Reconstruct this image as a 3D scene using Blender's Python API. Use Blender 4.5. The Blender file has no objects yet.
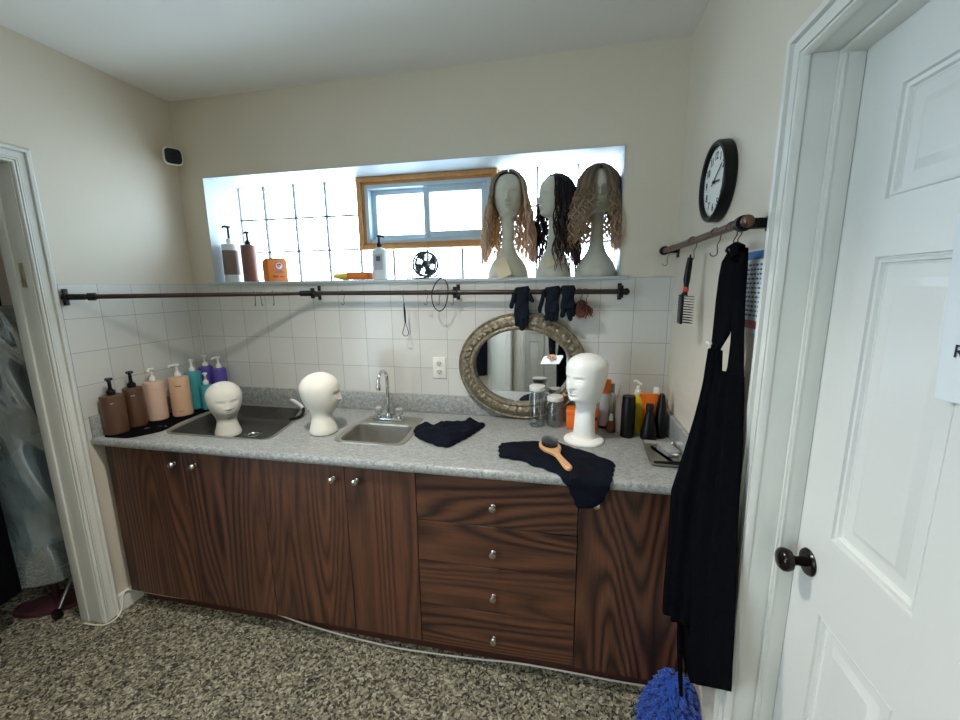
import bpy, bmesh, math, random
from math import sin, cos, pi, sqrt, radians, exp
from mathutils import Vector, Matrix

scene = bpy.context.scene
COL = scene.collection
random.seed(7)

# ------------------------------------------------------------------ camera
CAM = Vector((2.1542, -2.0383, 1.5861))
right = Vector((0.97860034, 0.20542724, -0.01187518))
up = Vector((-0.02560463, 0.17882973, 0.98354681))
fwd = Vector((-0.20417095, 0.96219518, -0.18026273))
cam_data = bpy.data.cameras.new('camera')
cam = bpy.data.objects.new('camera', cam_data)
COL.objects.link(cam)
m = Matrix.Identity(4)
for i in range(3):
    m[i][0], m[i][1], m[i][2], m[i][3] = right[i], up[i], -fwd[i], CAM[i]
cam.matrix_world = m
cam_data.sensor_width = 36.0
cam_data.lens = 407.267 * 36.0 / 960.0
cam_data.clip_start = 0.02
scene.camera = cam

# ------------------------------------------------------------------ world / light / exposure
world = bpy.data.worlds.new('daylight')
scene.world = world
world.use_nodes = True
bg = world.node_tree.nodes['Background']
bg.inputs['Color'].default_value = (0.71, 0.865, 1.0, 1)
bg.inputs['Strength'].default_value = 10.8
scene.view_settings.view_transform = 'Standard'
scene.view_settings.look = 'None'
scene.view_settings.gamma = 1.0
scene.view_settings.use_curve_mapping = False
scene.view_settings.exposure = 0.52
DOWNLIGHT = 74.0
ADDED_WINDOW_PORTAL = True
SIDE_ROOM_FILL = 5.0
try:
    scene.cycles.use_denoising = True
    scene.cycles.max_bounces = 10
    scene.cycles.diffuse_bounces = 6
    scene.cycles.transparent_max_bounces = 24
    scene.cycles.caustics_reflective = False
    scene.cycles.caustics_refractive = False
    scene.cycles.sample_clamp_indirect = 6.0
except Exception:
    pass


def portal(name, loc, rot, sx, sy):
    l = bpy.data.lights.new(name, 'AREA')
    l.shape = 'RECTANGLE'
    l.size, l.size_y = sx, sy
    l.cycles.is_portal = True
    o = bpy.data.objects.new(name, l)
    o.location = loc
    o.rotation_euler = rot
    COL.objects.link(o)


W = 2.634          # right wall
H = 2.592          # ceiling
YR = -3.5          # rear wall
ZT = 1.613         # top of the tiles
portal('back_window_portal', (1.276, 0.36, 1.907), (radians(-90), 0, 0), 2.24, 0.57)
portal('added_window_portal', (-0.14, -2.685, 1.4), (0, radians(-90), 0), 1.9, 1.47)


# ------------------------------------------------------------------ helpers
def lin(c):
    def f(v):
        v = v / 255.0
        return v / 12.92 if v <= 0.04045 else ((v + 0.055) / 1.055) ** 2.4
    return (f(c[0]), f(c[1]), f(c[2]), 1.0)


class NT:
    def __init__(self, name):
        self.m = bpy.data.materials.new(name)
        self.m.use_nodes = True
        self.t = self.m.node_tree
        self.b = self.t.nodes['Principled BSDF']
        self.out = self.t.nodes['Material Output']

    def n(self, kind, **kw):
        x = self.t.nodes.new(kind)
        for k, v in kw.items():
            setattr(x, k, v)
        return x

    def l(self, a, b):
        self.t.links.new(a, b)

    def coords(self, scale=(1, 1, 1), jitter=False, rot=(0, 0, 0)):
        tc = self.n('ShaderNodeTexCoord')
        mp = self.n('ShaderNodeMapping')
        mp.inputs['Scale'].default_value = scale
        mp.inputs['Rotation'].default_value = rot
        src = tc.outputs['Object']
        if jitter:
            oi = self.n('ShaderNodeObjectInfo')
            mu = self.n('ShaderNodeMath', operation='MULTIPLY')
            mu.inputs[1].default_value = 37.0
            self.l(oi.outputs['Random'], mu.inputs[0])
            ad = self.n('ShaderNodeVectorMath', operation='ADD')
            self.l(src, ad.inputs[0])
            self.l(mu.outputs[0], ad.inputs[1])
            src = ad.outputs[0]
        self.l(src, mp.inputs['Vector'])
        return mp.outputs['Vector']

    def noise(self, vec, scale, detail=2.0, rough=0.5):
        x = self.n('ShaderNodeTexNoise')
        x.inputs['Scale'].default_value = scale
        x.inputs['Detail'].default_value = detail
        x.inputs['Roughness'].default_value = rough
        if vec is not None:
            self.l(vec, x.inputs['Vector'])
        return x

    def ramp(self, fac, stops, interp='LINEAR'):
        r = self.n('ShaderNodeValToRGB')
        r.color_ramp.interpolation = interp
        e = r.color_ramp.elements
        while len(e) > 1:
            e.remove(e[-1])
        e[0].position, e[0].color = stops[0]
        for p, c in stops[1:]:
            q = e.new(p)
            q.color = c
        self.l(fac, r.inputs['Fac'])
        return r.outputs['Color']

    def bump(self, height, strength=0.3, dist=0.002):
        b = self.n('ShaderNodeBump')
        b.inputs['Strength'].default_value = strength
        b.inputs['Distance'].default_value = dist
        self.l(height, b.inputs['Height'])
        self.l(b.outputs['Normal'], self.b.inputs['Normal'])
        return b


def mul(c, k):
    return (min(1, c[0] * k), min(1, c[1] * k), min(1, c[2] * k), 1)


def mat(name, rgb, rough=0.5, metal=0.0, var=0.06, vscale=18.0, bump=0.0, bscale=60.0, bdist=0.002,
        coat=0.0, spec=None, sheen=0.0):
    t = NT(name)
    c = lin(rgb)
    v = t.coords()
    nz = t.noise(v, vscale, 3.0)
    col = t.ramp(nz.outputs['Fac'], [(0.3, mul(c, 1 - var)), (0.7, mul(c, 1 + var))])
    t.l(col, t.b.inputs['Base Color'])
    t.b.inputs['Roughness'].default_value = rough
    t.b.inputs['Metallic'].default_value = metal
    t.b.inputs['Coat Weight'].default_value = coat
    t.b.inputs['Sheen Weight'].default_value = sheen
    if spec is not None:
        t.b.inputs['Specular IOR Level'].default_value = spec
    if bump:
        t.bump(t.noise(v, bscale, 3.0).outputs['Fac'], bump, bdist)
    return t.m


def glassy(name, rgb, clear=0.85, rough=0.03, diffuse=0.0):
    """thin clear sheet: mostly straight-through light plus a surface gloss"""
    t = NT(name)
    c = lin(rgb)
    t.b.inputs['Base Color'].default_value = c
    t.b.inputs['Roughness'].default_value = rough
    tr = t.n('ShaderNodeBsdfTransparent')
    tr.inputs['Color'].default_value = c
    mx = t.n('ShaderNodeMixShader')
    lw = t.n('ShaderNodeLayerWeight')
    lw.inputs['Blend'].default_value = 0.35
    mr = t.n('ShaderNodeMapRange')
    mr.inputs['To Min'].default_value = 1 - clear
    mr.inputs['To Max'].default_value = min(1.0, 1 - clear + 0.55)
    t.l(lw.outputs['Facing'], mr.inputs['Value'])
    t.l(mr.outputs['Result'], mx.inputs['Fac'])
    gl = t.n('ShaderNodeBsdfGlossy')
    gl.inputs['Roughness'].default_value = rough
    if diffuse > 0:
        df = t.n('ShaderNodeBsdfDiffuse')
        df.inputs['Color'].default_value = c
        m2 = t.n('ShaderNodeMixShader')
        m2.inputs['Fac'].default_value = diffuse
        t.l(gl.outputs[0], m2.inputs[1])
        t.l(df.outputs[0], m2.inputs[2])
        second = m2.outputs[0]
    else:
        second = gl.outputs[0]
    t.l(tr.outputs[0], mx.inputs[1])
    t.l(second, mx.inputs[2])
    t.l(mx.outputs[0], t.out.inputs['Surface'])
    return t


class MB:
    def __init__(self):
        self.bm = bmesh.new()

    def box(self, x0, x1, y0, y1, z0, z1, bev=0.0, seg=2, rot=None):
        r = bmesh.ops.create_cube(self.bm, size=1.0)
        vs = r['verts']
        S = Vector((x1 - x0, y1 - y0, z1 - z0))
        c = Vector(((x0 + x1) / 2, (y0 + y1) / 2, (z0 + z1) / 2))
        for v in vs:
            p = Vector((v.co.x * S.x, v.co.y * S.y, v.co.z * S.z))
            if rot is not None:
                p = rot @ p
            v.co = p + c
        if bev > 0:
            es = list({e for v in vs for e in v.link_edges})
            bmesh.ops.bevel(self.bm, geom=es, offset=bev, segments=seg, affect='EDGES', profile=0.5)
        return self

    def rings(self, rings, closed=True, cap0=True, cap1=True):
        """rings: list of vertex-lists (a single-point list is a pole)"""
        R = [[self.bm.verts.new(p) for p in r] for r in rings]
        for a, b in zip(R, R[1:]):
            na, nb = len(a), len(b)
            n = max(na, nb)
            for i in range(n if closed else n - 1):
                j = (i + 1) % n
                if na == 1:
                    f = (a[0], b[j], b[i])
                elif nb == 1:
                    f = (a[i], a[j], b[0])
                else:
                    f = (a[i], a[j], b[j], b[i])
                try:
                    self.bm.faces.new(f)
                except ValueError:
                    pass
        if closed and cap0 and len(R[0]) > 2:
            self.bm.faces.new(list(reversed(R[0])))
        if closed and cap1 and len(R[-1]) > 2:
            self.bm.faces.new(R[-1])
        return self

    def lathe(self, prof, seg=28, loc=(0, 0, 0), sx=1.0, sy=1.0, rot=None, cap=True):
        loc = Vector(loc)
        rings = []
        for r, z in prof:
            if r <= 1e-6:
                pts = [Vector((0, 0, z))]
            else:
                pts = [Vector((r * sx * cos(2 * pi * i / seg), r * sy * sin(2 * pi * i / seg), z)) for i in range(seg)]
            if rot is not None:
                pts = [rot @ p for p in pts]
            rings.append([p + loc for p in pts])
        return self.rings(rings, True, cap, cap)

    def tube(self, pts, r, seg=8, closed=False, cap=True, flat=1.0):
        pts = [Vector(p) for p in pts]
        n = len(pts)
        rr = r if isinstance(r, (list, tuple)) else [r] * n
        T = []
        for i in range(n):
            a = pts[(i - 1) % n] if (closed or i > 0) else pts[i]
            b = pts[(i + 1) % n] if (closed or i < n - 1) else pts[i]
            d = (b - a)
            T.append(d.normalized() if d.length > 1e-9 else Vector((0, 0, 1)))
        ref = Vector((0, 0, 1)) if abs(T[0].z) < 0.9 else Vector((1, 0, 0))
        u = (ref - T[0] * ref.dot(T[0])).normalized()
        rings = []
        for i in range(n):
            u = (u - T[i] * u.dot(T[i]))
            u = u.normalized() if u.length > 1e-9 else T[i].orthogonal().normalized()
            w = T[i].cross(u)
            rings.append([pts[i] + (u * cos(2 * pi * k / seg) + w * sin(2 * pi * k / seg) * flat) * rr[i] for k in range(seg)])
        if closed:
            rings.append(rings[0])
            R = [[self.bm.verts.new(p) for p in r_] for r_ in rings[:-1]]
            for i in range(n):
                a, b = R[i], R[(i + 1) % n]
                for k in range(seg):
                    j = (k + 1) % seg
                    self.bm.faces.new((a[k], a[j], b[j], b[k]))
            return self
        return self.rings(rings, True, cap, cap)

    def ball(self, c, rx, ry=None, rz=None, seg=16, rot=None):
        ry = rx if ry is None else ry
        rz = rx if rz is None else rz
        k = max(6, seg // 2)
        prof = [(sin(pi * i / k), -cos(pi * i / k)) for i in range(k + 1)]
        rings = []
        for r, z in prof:
            if r < 1e-6:
                p = [Vector((0, 0, z * rz))]
            else:
                p = [Vector((r * rx * cos(2 * pi * i / seg), r * ry * sin(2 * pi * i / seg), z * rz)) for i in range(seg)]
            if rot is not None:
                p = [rot @ q for q in p]
            rings.append([q + Vector(c) for q in p])
        return self.rings(rings)

    def grid(self, fn, nu, nv, wrap=False):
        V = [[self.bm.verts.new(fn(i / nu, j / nv)) for i in range(nu if wrap else nu + 1)] for j in range(nv + 1)]
        for j in range(nv):
            for i in range(nu):
                k = (i + 1) % nu if wrap else i + 1
                self.bm.faces.new((V[j][i], V[j][k], V[j + 1][k], V[j + 1][i]))
        return self

    def poly_prism(self, pts, lo, hi, axis='z'):
        """extrude a 2-D outline; axis = direction of extrusion"""
        def P(a, b, h):
            return Vector((a, b, h)) if axis == 'z' else (Vector((a, h, b)) if axis == 'y' else Vector((h, a, b)))
        return self.rings([[P(a, b, lo) for a, b in pts], [P(a, b, hi) for a, b in pts]])

    sharp = True

    def mesh(self, name):
        bm = self.bm
        bmesh.ops.recalc_face_normals(bm, faces=bm.faces)
        for f in bm.faces:
            f.smooth = True
        for e in bm.edges:
            e.smooth = (len(e.link_faces) == 2 and e.calc_face_angle(0.0) < radians(38 if self.sharp else 80))
        me = bpy.data.meshes.new(name)
        bm.to_mesh(me)
        bm.free()
        return me


def obj(name, mb, material, parent=None, loc=None, rot=None):
    o = bpy.data.objects.new(name, mb.mesh(name) if isinstance(mb, MB) else mb)
    COL.objects.link(o)
    if material is not None:
        o.data.materials.append(material)
    if parent is not None:
        o.parent = parent
    if loc is not None:
        o.location = loc
    if rot is not None:
        o.rotation_euler = rot
    return o


def tag(o, label, cat, group=None):
    o['label'] = label
    o['category'] = cat
    if group:
        o['group'] = group
    return o


def thing(name, label, cat, loc=(0, 0, 0), rotz=0.0, group=None, rot=None):
    o = bpy.data.objects.new(name, None)
    COL.objects.link(o)
    o.empty_display_size = 0.05
    o.location = loc
    o.rotation_euler = rot if rot is not None else (0, 0, rotz)
    return tag(o, label, cat, group)


def struct(name, mb, material, parent=None):
    o = obj(name, mb, material, parent)
    if parent is None:
        o['kind'] = 'structure'
    return o


def dup(root, loc, rotz, label, group=None):
    r = root.copy()
    COL.objects.link(r)
    r.location = loc
    r.rotation_euler = (0, 0, rotz)
    r['label'] = label
    if group:
        r['group'] = group
    for ch in list(root.children):
        c = ch.copy()
        COL.objects.link(c)
        c.parent = r
        for g in list(ch.children):
            d = g.copy()
            COL.objects.link(d)
            d.parent = c
    return r


def catmull(P, n, closed=False):
    P = [Vector(p) for p in P]
    out = []
    k = len(P)
    segs = k if closed else k - 1
    for i in range(segs):
        p0 = P[(i - 1) % k] if (closed or i > 0) else P[0]
        p1, p2 = P[i], P[(i + 1) % k]
        p3 = P[(i + 2) % k] if (closed or i + 2 < k) else P[-1]
        for j in range(n):
            t = j / n
            out.append(0.5 * ((2 * p1) + (p2 - p0) * t + (2 * p0 - 5 * p1 + 4 * p2 - p3) * t * t + (3 * p1 - p0 - 3 * p2 + p3) * t ** 3))
    if not closed:
        out.append(P[-1])
    return out


def lerp_table(tab, z):
    """smooth interpolation of rows (z, a, b, c...)"""
    if z <= tab[0][0]:
        return tab[0][1:]
    for i in range(len(tab) - 1):
        if z <= tab[i + 1][0]:
            a, b = tab[i], tab[i + 1]
            p = tab[i - 1] if i > 0 else a
            q = tab[i + 2] if i + 2 < len(tab) else b
            h = b[0] - a[0]
            t = (z - a[0]) / h
            res = []
            for k in range(1, len(a)):
                d = (b[k] - a[k]) / h
                m0 = (b[k] - p[k]) / (b[0] - p[0]) if i > 0 else d
                m1 = (q[k] - a[k]) / (q[0] - a[0]) if i + 2 < len(tab) else d
                if d == 0:
                    m0 = m1 = 0
                else:
                    m0 = 0 if m0 * d < 0 else math.copysign(min(abs(m0), 3 * abs(d)), d)
                    m1 = 0 if m1 * d < 0 else math.copysign(min(abs(m1), 3 * abs(d)), d)
                h00 = 2 * t ** 3 - 3 * t * t + 1
                h10 = t ** 3 - 2 * t * t + t
                h01 = -2 * t ** 3 + 3 * t * t
                h11 = t ** 3 - t * t
                res.append(h00 * a[k] + h10 * h * m0 + h01 * b[k] + h11 * h * m1)
            return res
    return tab[-1][1:]


def text_mesh(s, size, depth=0.0004, bold=0.0):
    c = bpy.data.curves.new('lettering', 'FONT')
    c.body = s
    c.size = size
    c.extrude = depth
    c.offset = bold
    c.align_x = 'CENTER'
    c.align_y = 'CENTER'
    o = bpy.data.objects.new('lettering', c)
    COL.objects.link(o)
    dg = bpy.context.evaluated_depsgraph_get()
    me = bpy.data.meshes.new_from_object(o.evaluated_get(dg))
    bpy.data.objects.remove(o)
    bpy.data.curves.remove(c)
    return me


# ------------------------------------------------------------------ materials
def m_wall():
    t = NT('cream_wall_paint')
    v = t.coords()
    n = t.noise(v, 1.6, 4)
    t.l(t.ramp(n.outputs['Fac'], [(0.3, lin((209, 200, 183))), (0.7, lin((215, 206, 190)))]), t.b.inputs['Base Color'])
    t.b.inputs['Roughness'].default_value = 0.45
    t.bump(t.noise(v, 140, 3).outputs['Fac'], 0.12, 0.001)
    return t.m


def m_tile(ax, pu, pv):
    """square 6 inch wall tiles with thin grout; ax = which object axis runs along the wall"""
    t = NT('white_wall_tile')
    tc = t.n('ShaderNodeTexCoord')
    sp = t.n('ShaderNodeSeparateXYZ')
    t.l(tc.outputs['Object'], sp.inputs[0])
    cb = t.n('ShaderNodeCombineXYZ')
    a1 = t.n('ShaderNodeMath', operation='ADD'); a1.inputs[1].default_value = pu
    a2 = t.n('ShaderNodeMath', operation='ADD'); a2.inputs[1].default_value = pv
    t.l(sp.outputs[ax], a1.inputs[0]); t.l(sp.outputs['Z'], a2.inputs[0])
    t.l(a1.outputs[0], cb.inputs[0]); t.l(a2.outputs[0], cb.inputs[1])
    br = t.n('ShaderNodeTexBrick')
    br.offset = 0.0
    br.offset_frequency = 1
    br.inputs['Scale'].default_value = 1.0
    br.inputs['Brick Width'].default_value = 0.1526
    br.inputs['Row Height'].default_value = 0.1526
    br.inputs['Mortar Size'].default_value = 0.0011
    br.inputs['Mortar Smooth'].default_value = 0.3
    br.inputs['Color1'].default_value = lin((209, 208, 202))
    br.inputs['Color2'].default_value = lin((202, 201, 196))
    br.inputs['Mortar'].default_value = lin((140, 139, 133))
    t.l(cb.outputs[0], br.inputs['Vector'])
    t.l(br.outputs['Color'], t.b.inputs['Base Color'])
    t.b.inputs['Roughness'].default_value = 0.22
    nz = t.noise(tc.outputs['Object'], 9, 2)
    mx = t.n('ShaderNodeMath', operation='MULTIPLY_ADD')
    mx.inputs[1].default_value = -1.0
    t.l(br.outputs['Fac'], mx.inputs[0])
    t.l(nz.outputs['Fac'], mx.inputs[2])
    t.bump(mx.outputs[0], 0.25, 0.0015)
    return t.m


def m_wood(axis):
    t = NT('dark_oak_grain_' + axis)

    def sc(a, l):          # a across the grain, l along it
        return (a, a, l) if axis == 'z' else (l, a, a)

    def math_(op, a, b=None, c=None):
        n_ = t.n('ShaderNodeMath', operation=op)
        for k, v_ in enumerate((a, b, c)):
            if v_ is None:
                continue
            if isinstance(v_, (int, float)):
                n_.inputs[k].default_value = v_
            else:
                t.l(v_, n_.inputs[k])
        return n_.outputs[0]
    n1 = t.noise(t.coords(sc(4.2, 0.55), True), 1.0, 1.0, 0.3).outputs['Fac']
    n3 = t.noise(t.coords(sc(70, 5), True), 1.0, 2.0).outputs['Fac']
    ph = math_('MULTIPLY_ADD', n3, 1.6, math_('MULTIPLY', n1, 130.0))
    wv = math_('MULTIPLY_ADD', math_('SINE', ph), 0.5, 0.5)
    line = math_('POWER', wv, 0.45)
    region = t.noise(t.coords(sc(2.2, 0.35), True), 1.0, 0.0).outputs['Fac']     # where the figure is strong
    mr = t.n('ShaderNodeMapRange'); mr.inputs['From Min'].default_value = 0.40; mr.inputs['From Max'].default_value = 0.62
    mr.inputs['To Min'].default_value = 0.5; mr.inputs['To Max'].default_value = 1.0
    t.l(region, mr.inputs['Value'])
    figure = math_('SUBTRACT', 1.0, math_('MULTIPLY', math_('SUBTRACT', 1.0, line), mr.outputs['Result']))
    streak = t.noise(t.coords(sc(26, 0.7), True), 1.0, 2.0).outputs['Fac']
    pores = t.noise(t.coords(sc(260, 9), True), 1.0, 2.0).outputs['Fac']
    v = math_('MULTIPLY_ADD', figure, 0.52, math_('MULTIPLY_ADD', streak, 0.42, math_('MULTIPLY', pores, 0.30)))
    c = t.ramp(v, [(0.38, lin((38, 22, 16))), (0.62, lin((60, 36, 26))), (0.82, lin((82, 51, 36))), (1.0, lin((106, 67, 46)))])
    t.l(c, t.b.inputs['Base Color'])
    t.b.inputs['Roughness'].default_value = 0.42
    t.bump(v, 0.08, 0.0008)
    return t.m


def m_counter():
    t = NT('grey_stone_laminate')
    v = t.coords()
    v2 = t.coords((1, 2.6, 1), rot=(0, 0, 0.4))
    a = t.noise(v2, 60, 5, 0.7)
    b = t.noise(v, 130, 3, 0.6)
    ad = t.n('ShaderNodeMath', operation='MULTIPLY_ADD'); ad.inputs[1].default_value = 0.45
    t.l(b.outputs['Fac'], ad.inputs[0]); t.l(a.outputs['Fac'], ad.inputs[2])
    c = t.ramp(ad.outputs[0], [(0.5, lin((112, 112, 110))), (0.68, lin((144, 146, 144))), (0.8, lin((162, 164, 162))), (0.95, lin((186, 187, 184)))])
    t.l(c, t.b.inputs['Base Color'])
    t.b.inputs['Roughness'].default_value = 0.33
    return t.m


def m_carpet():
    t = NT('speckled_carpet')
    v = t.coords()
    dn = t.noise(v, 40, 2)
    mx = t.n('ShaderNodeMix', data_type='RGBA'); mx.inputs['Factor'].default_value = 0.03
    t.l(v, mx.inputs['A']); t.l(dn.outputs['Color'], mx.inputs['B'])
    vo = t.n('ShaderNodeTexVoronoi')
    vo.inputs['Scale'].default_value = 125
    t.l(mx.outputs['Result'], vo.inputs['Vector'])
    sp = t.n('ShaderNodeSeparateColor')
    t.l(vo.outputs['Color'], sp.inputs[0])
    big = t.noise(v, 1.3, 2)
    c = t.ramp(sp.outputs[0], [(0.0, lin((44, 42, 37))), (0.24, lin((80, 77, 67))), (0.42, lin((114, 109, 93))), (0.62, lin((131, 126, 107))),
                               (0.82, lin((150, 145, 124))), (1.0, lin((184, 178, 158)))])
    t.l(c, t.b.inputs['Base Color'])
    t.b.inputs['Roughness'].default_value = 0.95
    t.b.inputs['Specular IOR Level'].default_value = 0.1
    n = t.noise(v, 160, 3)
    ad = t.n('ShaderNodeMath', operation='ADD')
    t.l(n.outputs['Fac'], ad.inputs[0]); t.l(sp.outputs[1], ad.inputs[1])
    t.bump(ad.outputs[0], 0.7, 0.006)
    return t.m


def m_hair(name, root, mid, tip, ztop, zbot):
    """dyed hair: colour runs along the length, each lock its own tone"""
    t = NT(name)
    tc = t.n('ShaderNodeTexCoord')
    sp = t.n('ShaderNodeSeparateXYZ')
    t.l(tc.outputs['Object'], sp.inputs[0])
    mr = t.n('ShaderNodeMapRange')
    mr.inputs['From Min'].default_value = zbot; mr.inputs['From Max'].default_value = ztop
    t.l(sp.outputs['Z'], mr.inputs['Value'])
    c = t.ramp(mr.outputs['Result'], [(0.0, lin(tip)), (0.55, lin(mid)), (1.0, lin(root))])
    geo = t.n('ShaderNodeNewGeometry')
    hs = t.n('ShaderNodeHueSaturation')
    vr = t.n('ShaderNodeMapRange'); vr.inputs['To Min'].default_value = 0.55; vr.inputs['To Max'].default_value = 1.4
    t.l(geo.outputs['Random Per Island'], vr.inputs['Value'])
    t.l(vr.outputs['Result'], hs.inputs['Value']); t.l(c, hs.inputs['Color'])
    t.l(hs.outputs['Color'], t.b.inputs['Base Color'])
    t.b.inputs['Roughness'].default_value = 0.5
    t.b.inputs['Specular IOR Level'].default_value = 0.3
    tr = t.n('ShaderNodeBsdfTranslucent')
    t.l(hs.outputs['Color'], tr.inputs['Color'])
    mx = t.n('ShaderNodeMixShader'); mx.inputs['Fac'].default_value = 0.35
    t.l(t.b.outputs[0], mx.inputs[1]); t.l(tr.outputs[0], mx.inputs[2])
    t.l(mx.outputs[0], t.out.inputs['Surface'])
    return t.m


WALL = m_wall()
CEIL = mat('white_ceiling_paint', (226, 226, 222), 0.8, var=0.02, vscale=2, bump=0.15, bscale=120, bdist=0.001)
TILE_X = m_tile('X', -0.0228 + 0.1526 * 4, -ZT + 0.1526 * 20)
TILE_Y = m_tile('Y', 0.5135 + 0.1526 * 4, -ZT + 0.1526 * 20)
TRIM = mat('white_trim_gloss', (216, 217, 211), 0.3, var=0.03, vscale=6)
REVEAL = mat('white_reveal_paint', (184, 192, 196), 0.5, var=0.02, vscale=5)
DOORP = mat('white_door_paint', (222, 223, 220), 0.32, var=0.02, vscale=4, bump=0.06, bscale=90, bdist=0.001)
WOOD_V = m_wood('z')
WOOD_H = m_wood('x')
KICK = mat('dark_red_kick_board', (66, 36, 28), 0.5, var=0.15, vscale=8)
COUNTER = m_counter()
CARPET = m_carpet()
NICKEL = mat('brushed_nickel', (200, 196, 188), 0.25, 1.0, var=0.05)
STEEL = mat('stainless_steel', (172, 169, 160), 0.33, 0.8, var=0.05, vscale=40)
STEEL_DARK = mat('dull_stainless_steel', (92, 91, 87), 0.38, 0.55, var=0.08, vscale=30)
CHROME = mat('chrome', (215, 216, 218), 0.09, 1.0, var=0.02)
BLACKM = mat('black_iron', (12, 12, 13), 0.4, 0.3, var=0.1)
BRONZE = mat('dark_bronze', (38, 33, 31), 0.22, 0.7, var=0.1)
COPPER = mat('aged_copper_rod', (104, 78, 66), 0.35, 0.7, var=0.15, vscale=12)
RODDARK = mat('dark_brown_rod', (62, 52, 48), 0.38, 0.6, var=0.15, vscale=12)
BLACKCLOTH = mat('black_cotton', (10, 11, 15), 1.0, var=0.2, vscale=60, bump=0.2, bscale=500, spec=0.04)
NAVYCLOTH = mat('blue_black_cloth', (16, 19, 29), 0.95, var=0.2, vscale=60, bump=0.2, bscale=500, spec=0.1)
GLOVE = mat('black_rubber_glove', (17, 23, 33), 0.8, var=0.2, vscale=50, bump=0.3, bscale=120, spec=0.15)
FOAM = mat('white_foam', (222, 219, 208), 0.85, var=0.05, vscale=14, bump=0.25, bscale=220, bdist=0.0012)
MANNEQ = mat('white_mannequin_plastic', (242, 242, 238), 0.45, var=0.02)
PLASTER = mat('off_white_mannequin', (196, 194, 178), 0.7, var=0.06, vscale=22, bump=0.15, bscale=90)
WHITEP = mat('white_plastic', (226, 226, 222), 0.35, var=0.02)
BLACKP = mat('black_plastic', (9, 9, 10), 0.38, var=0.1, spec=0.28)
BROWNP = mat('brown_plastic', (84, 56, 40), 0.33, var=0.05)
BEIGEP = mat('beige_pink_plastic', (205, 172, 152), 0.4, var=0.03)
PEACHP = mat('peach_plastic', (204, 164, 132), 0.4, var=0.03)
TEALP = mat('teal_plastic', (60, 150, 158), 0.35, var=0.04)
PURPLEP = mat('violet_plastic', (82, 66, 150), 0.35, var=0.05)
TAUPEP = mat('taupe_plastic', (126, 104, 96), 0.45, var=0.05)
ORANGEP = mat('orange_plastic', (232, 110, 24), 0.4, var=0.05)
YELLOWP = mat('yellow_plastic', (226, 192, 30), 0.4, var=0.05)
PINKP = mat('pale_pink_plastic', (226, 206, 198), 0.4, var=0.03)
AMBER = mat('amber_bottle', (112, 66, 40), 0.2, var=0.1)
WOODLIGHT = mat('pale_wood', (205, 156, 108), 0.45, var=0.12, vscale=40)
PINE = mat('pine_window_frame', (196, 142, 84), 0.45, var=0.12, vscale=25)
VINYL = mat('blue_white_vinyl', (190, 208, 220), 0.4, var=0.02)
PAPER = mat('white_paper', (226, 232, 236), 0.7, var=0.02, vscale=10)
CARD = mat('cream_card', (206, 194, 164), 0.75, var=0.04)
INK = mat('black_ink', (22, 24, 32), 0.6, var=0.05)
REDP = mat('red_plastic', (190, 40, 44), 0.45, var=0.05)
BLUEP = mat('blue_print', (70, 130, 190), 0.6, var=0.04)
BURGUNDY = mat('burgundy_plastic', (70, 33, 42), 0.35, var=0.08)
GROUT = mat('grey_glass_block_mortar', (96, 104, 106), 0.8, var=0.08)
CABLEW = mat('white_cable', (214, 210, 196), 0.5, var=0.04)
GLASS = glassy('clear_glass', (236, 242, 240), 0.9, 0.02).m
ACRYL = glassy('clear_acrylic', (220, 224, 222), 0.55, 0.05, 0.4).m
PANE = glassy('window_glass', (246, 250, 252), 0.94, 0.01).m
gb = glassy('glass_block', (246, 251, 252), 0.86, 0.08, 0.3)
_v = gb.coords()
GLASSBLOCK = gb.m
MIRROR = mat('mirror_silver', (225, 230, 232), 0.015, 1.0, var=0.005)

# ------------------------------------------------------------------ room shell
T = 0.36
WX0, WX1, WZ0, WZ1 = 0.157, 2.395, 1.622, 2.192
b = MB()
b.box(-0.14, WX0, 0.004, T, 0, H); b.box(WX1, W + 0.14, 0.004, T, 0, H)
b.box(WX0, WX1, 0.004, T, 0, WZ0 - 0.017); b.box(WX0, WX1, 0.004, T, WZ1, H)
struct('wall_back', b, WALL)
LY0, LY1, LZ = -1.60, -0.73, 2.10     # left doorway
FY0, FY1, FZ0, FZ1 = -3.42, -1.95, 0.45, 2.35   # window added in left wall for fill light
b = MB()
b.box(-0.12, 0, LY1, 0.004, 0, H); b.box(-0.12, 0, LY0, LY1, LZ, H); b.box(-0.12, 0, FY1, LY0, 0, H)
b.box(-0.12, 0, FY0, FY1, 0, FZ0); b.box(-0.12, 0, FY0, FY1, FZ1, H); b.box(-0.12, 0, YR, FY0, 0, H)
struct('wall_left', b, WALL)
RY0, RY1, RZ = -1.752, -0.945, 2.066   # right doorway
b = MB()
b.box(W, W + 0.14, RY1, 0.004, 0, H); b.box(W, W + 0.14, RY0, RY1, RZ, H); b.box(W, W + 0.14, YR, RY0, 0, H)
struct('wall_right', b, WALL)
b = MB(); b.box(-0.12, W + 0.14, YR - 0.12, YR, 0, H)
struct('wall_rear', b, WALL)
b = MB(); b.box(-2.2, W + 0.14, YR - 0.12, 0.36, -0.1, 0.0)
struct('floor', b, CARPET)
b = MB(); b.box(-2.2, W + 0.14, YR - 0.12, 0.36, H, H + 0.1)
struct('ceiling', b, CEIL)
# side room behind the left doorway
b = MB(); b.box(-2.2, -2.1, YR, 0.36, 0, H); struct('wall_side_room_end', b, WALL)
b = MB(); b.box(-2.1, -0.12, 0.26, 0.36, 0, H); struct('wall_side_room_back', b, WALL)
b = MB(); b.box(-2.1, -0.12, -2.2, -2.1, 0, H); struct('wall_side_room_front', b, WALL)

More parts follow.
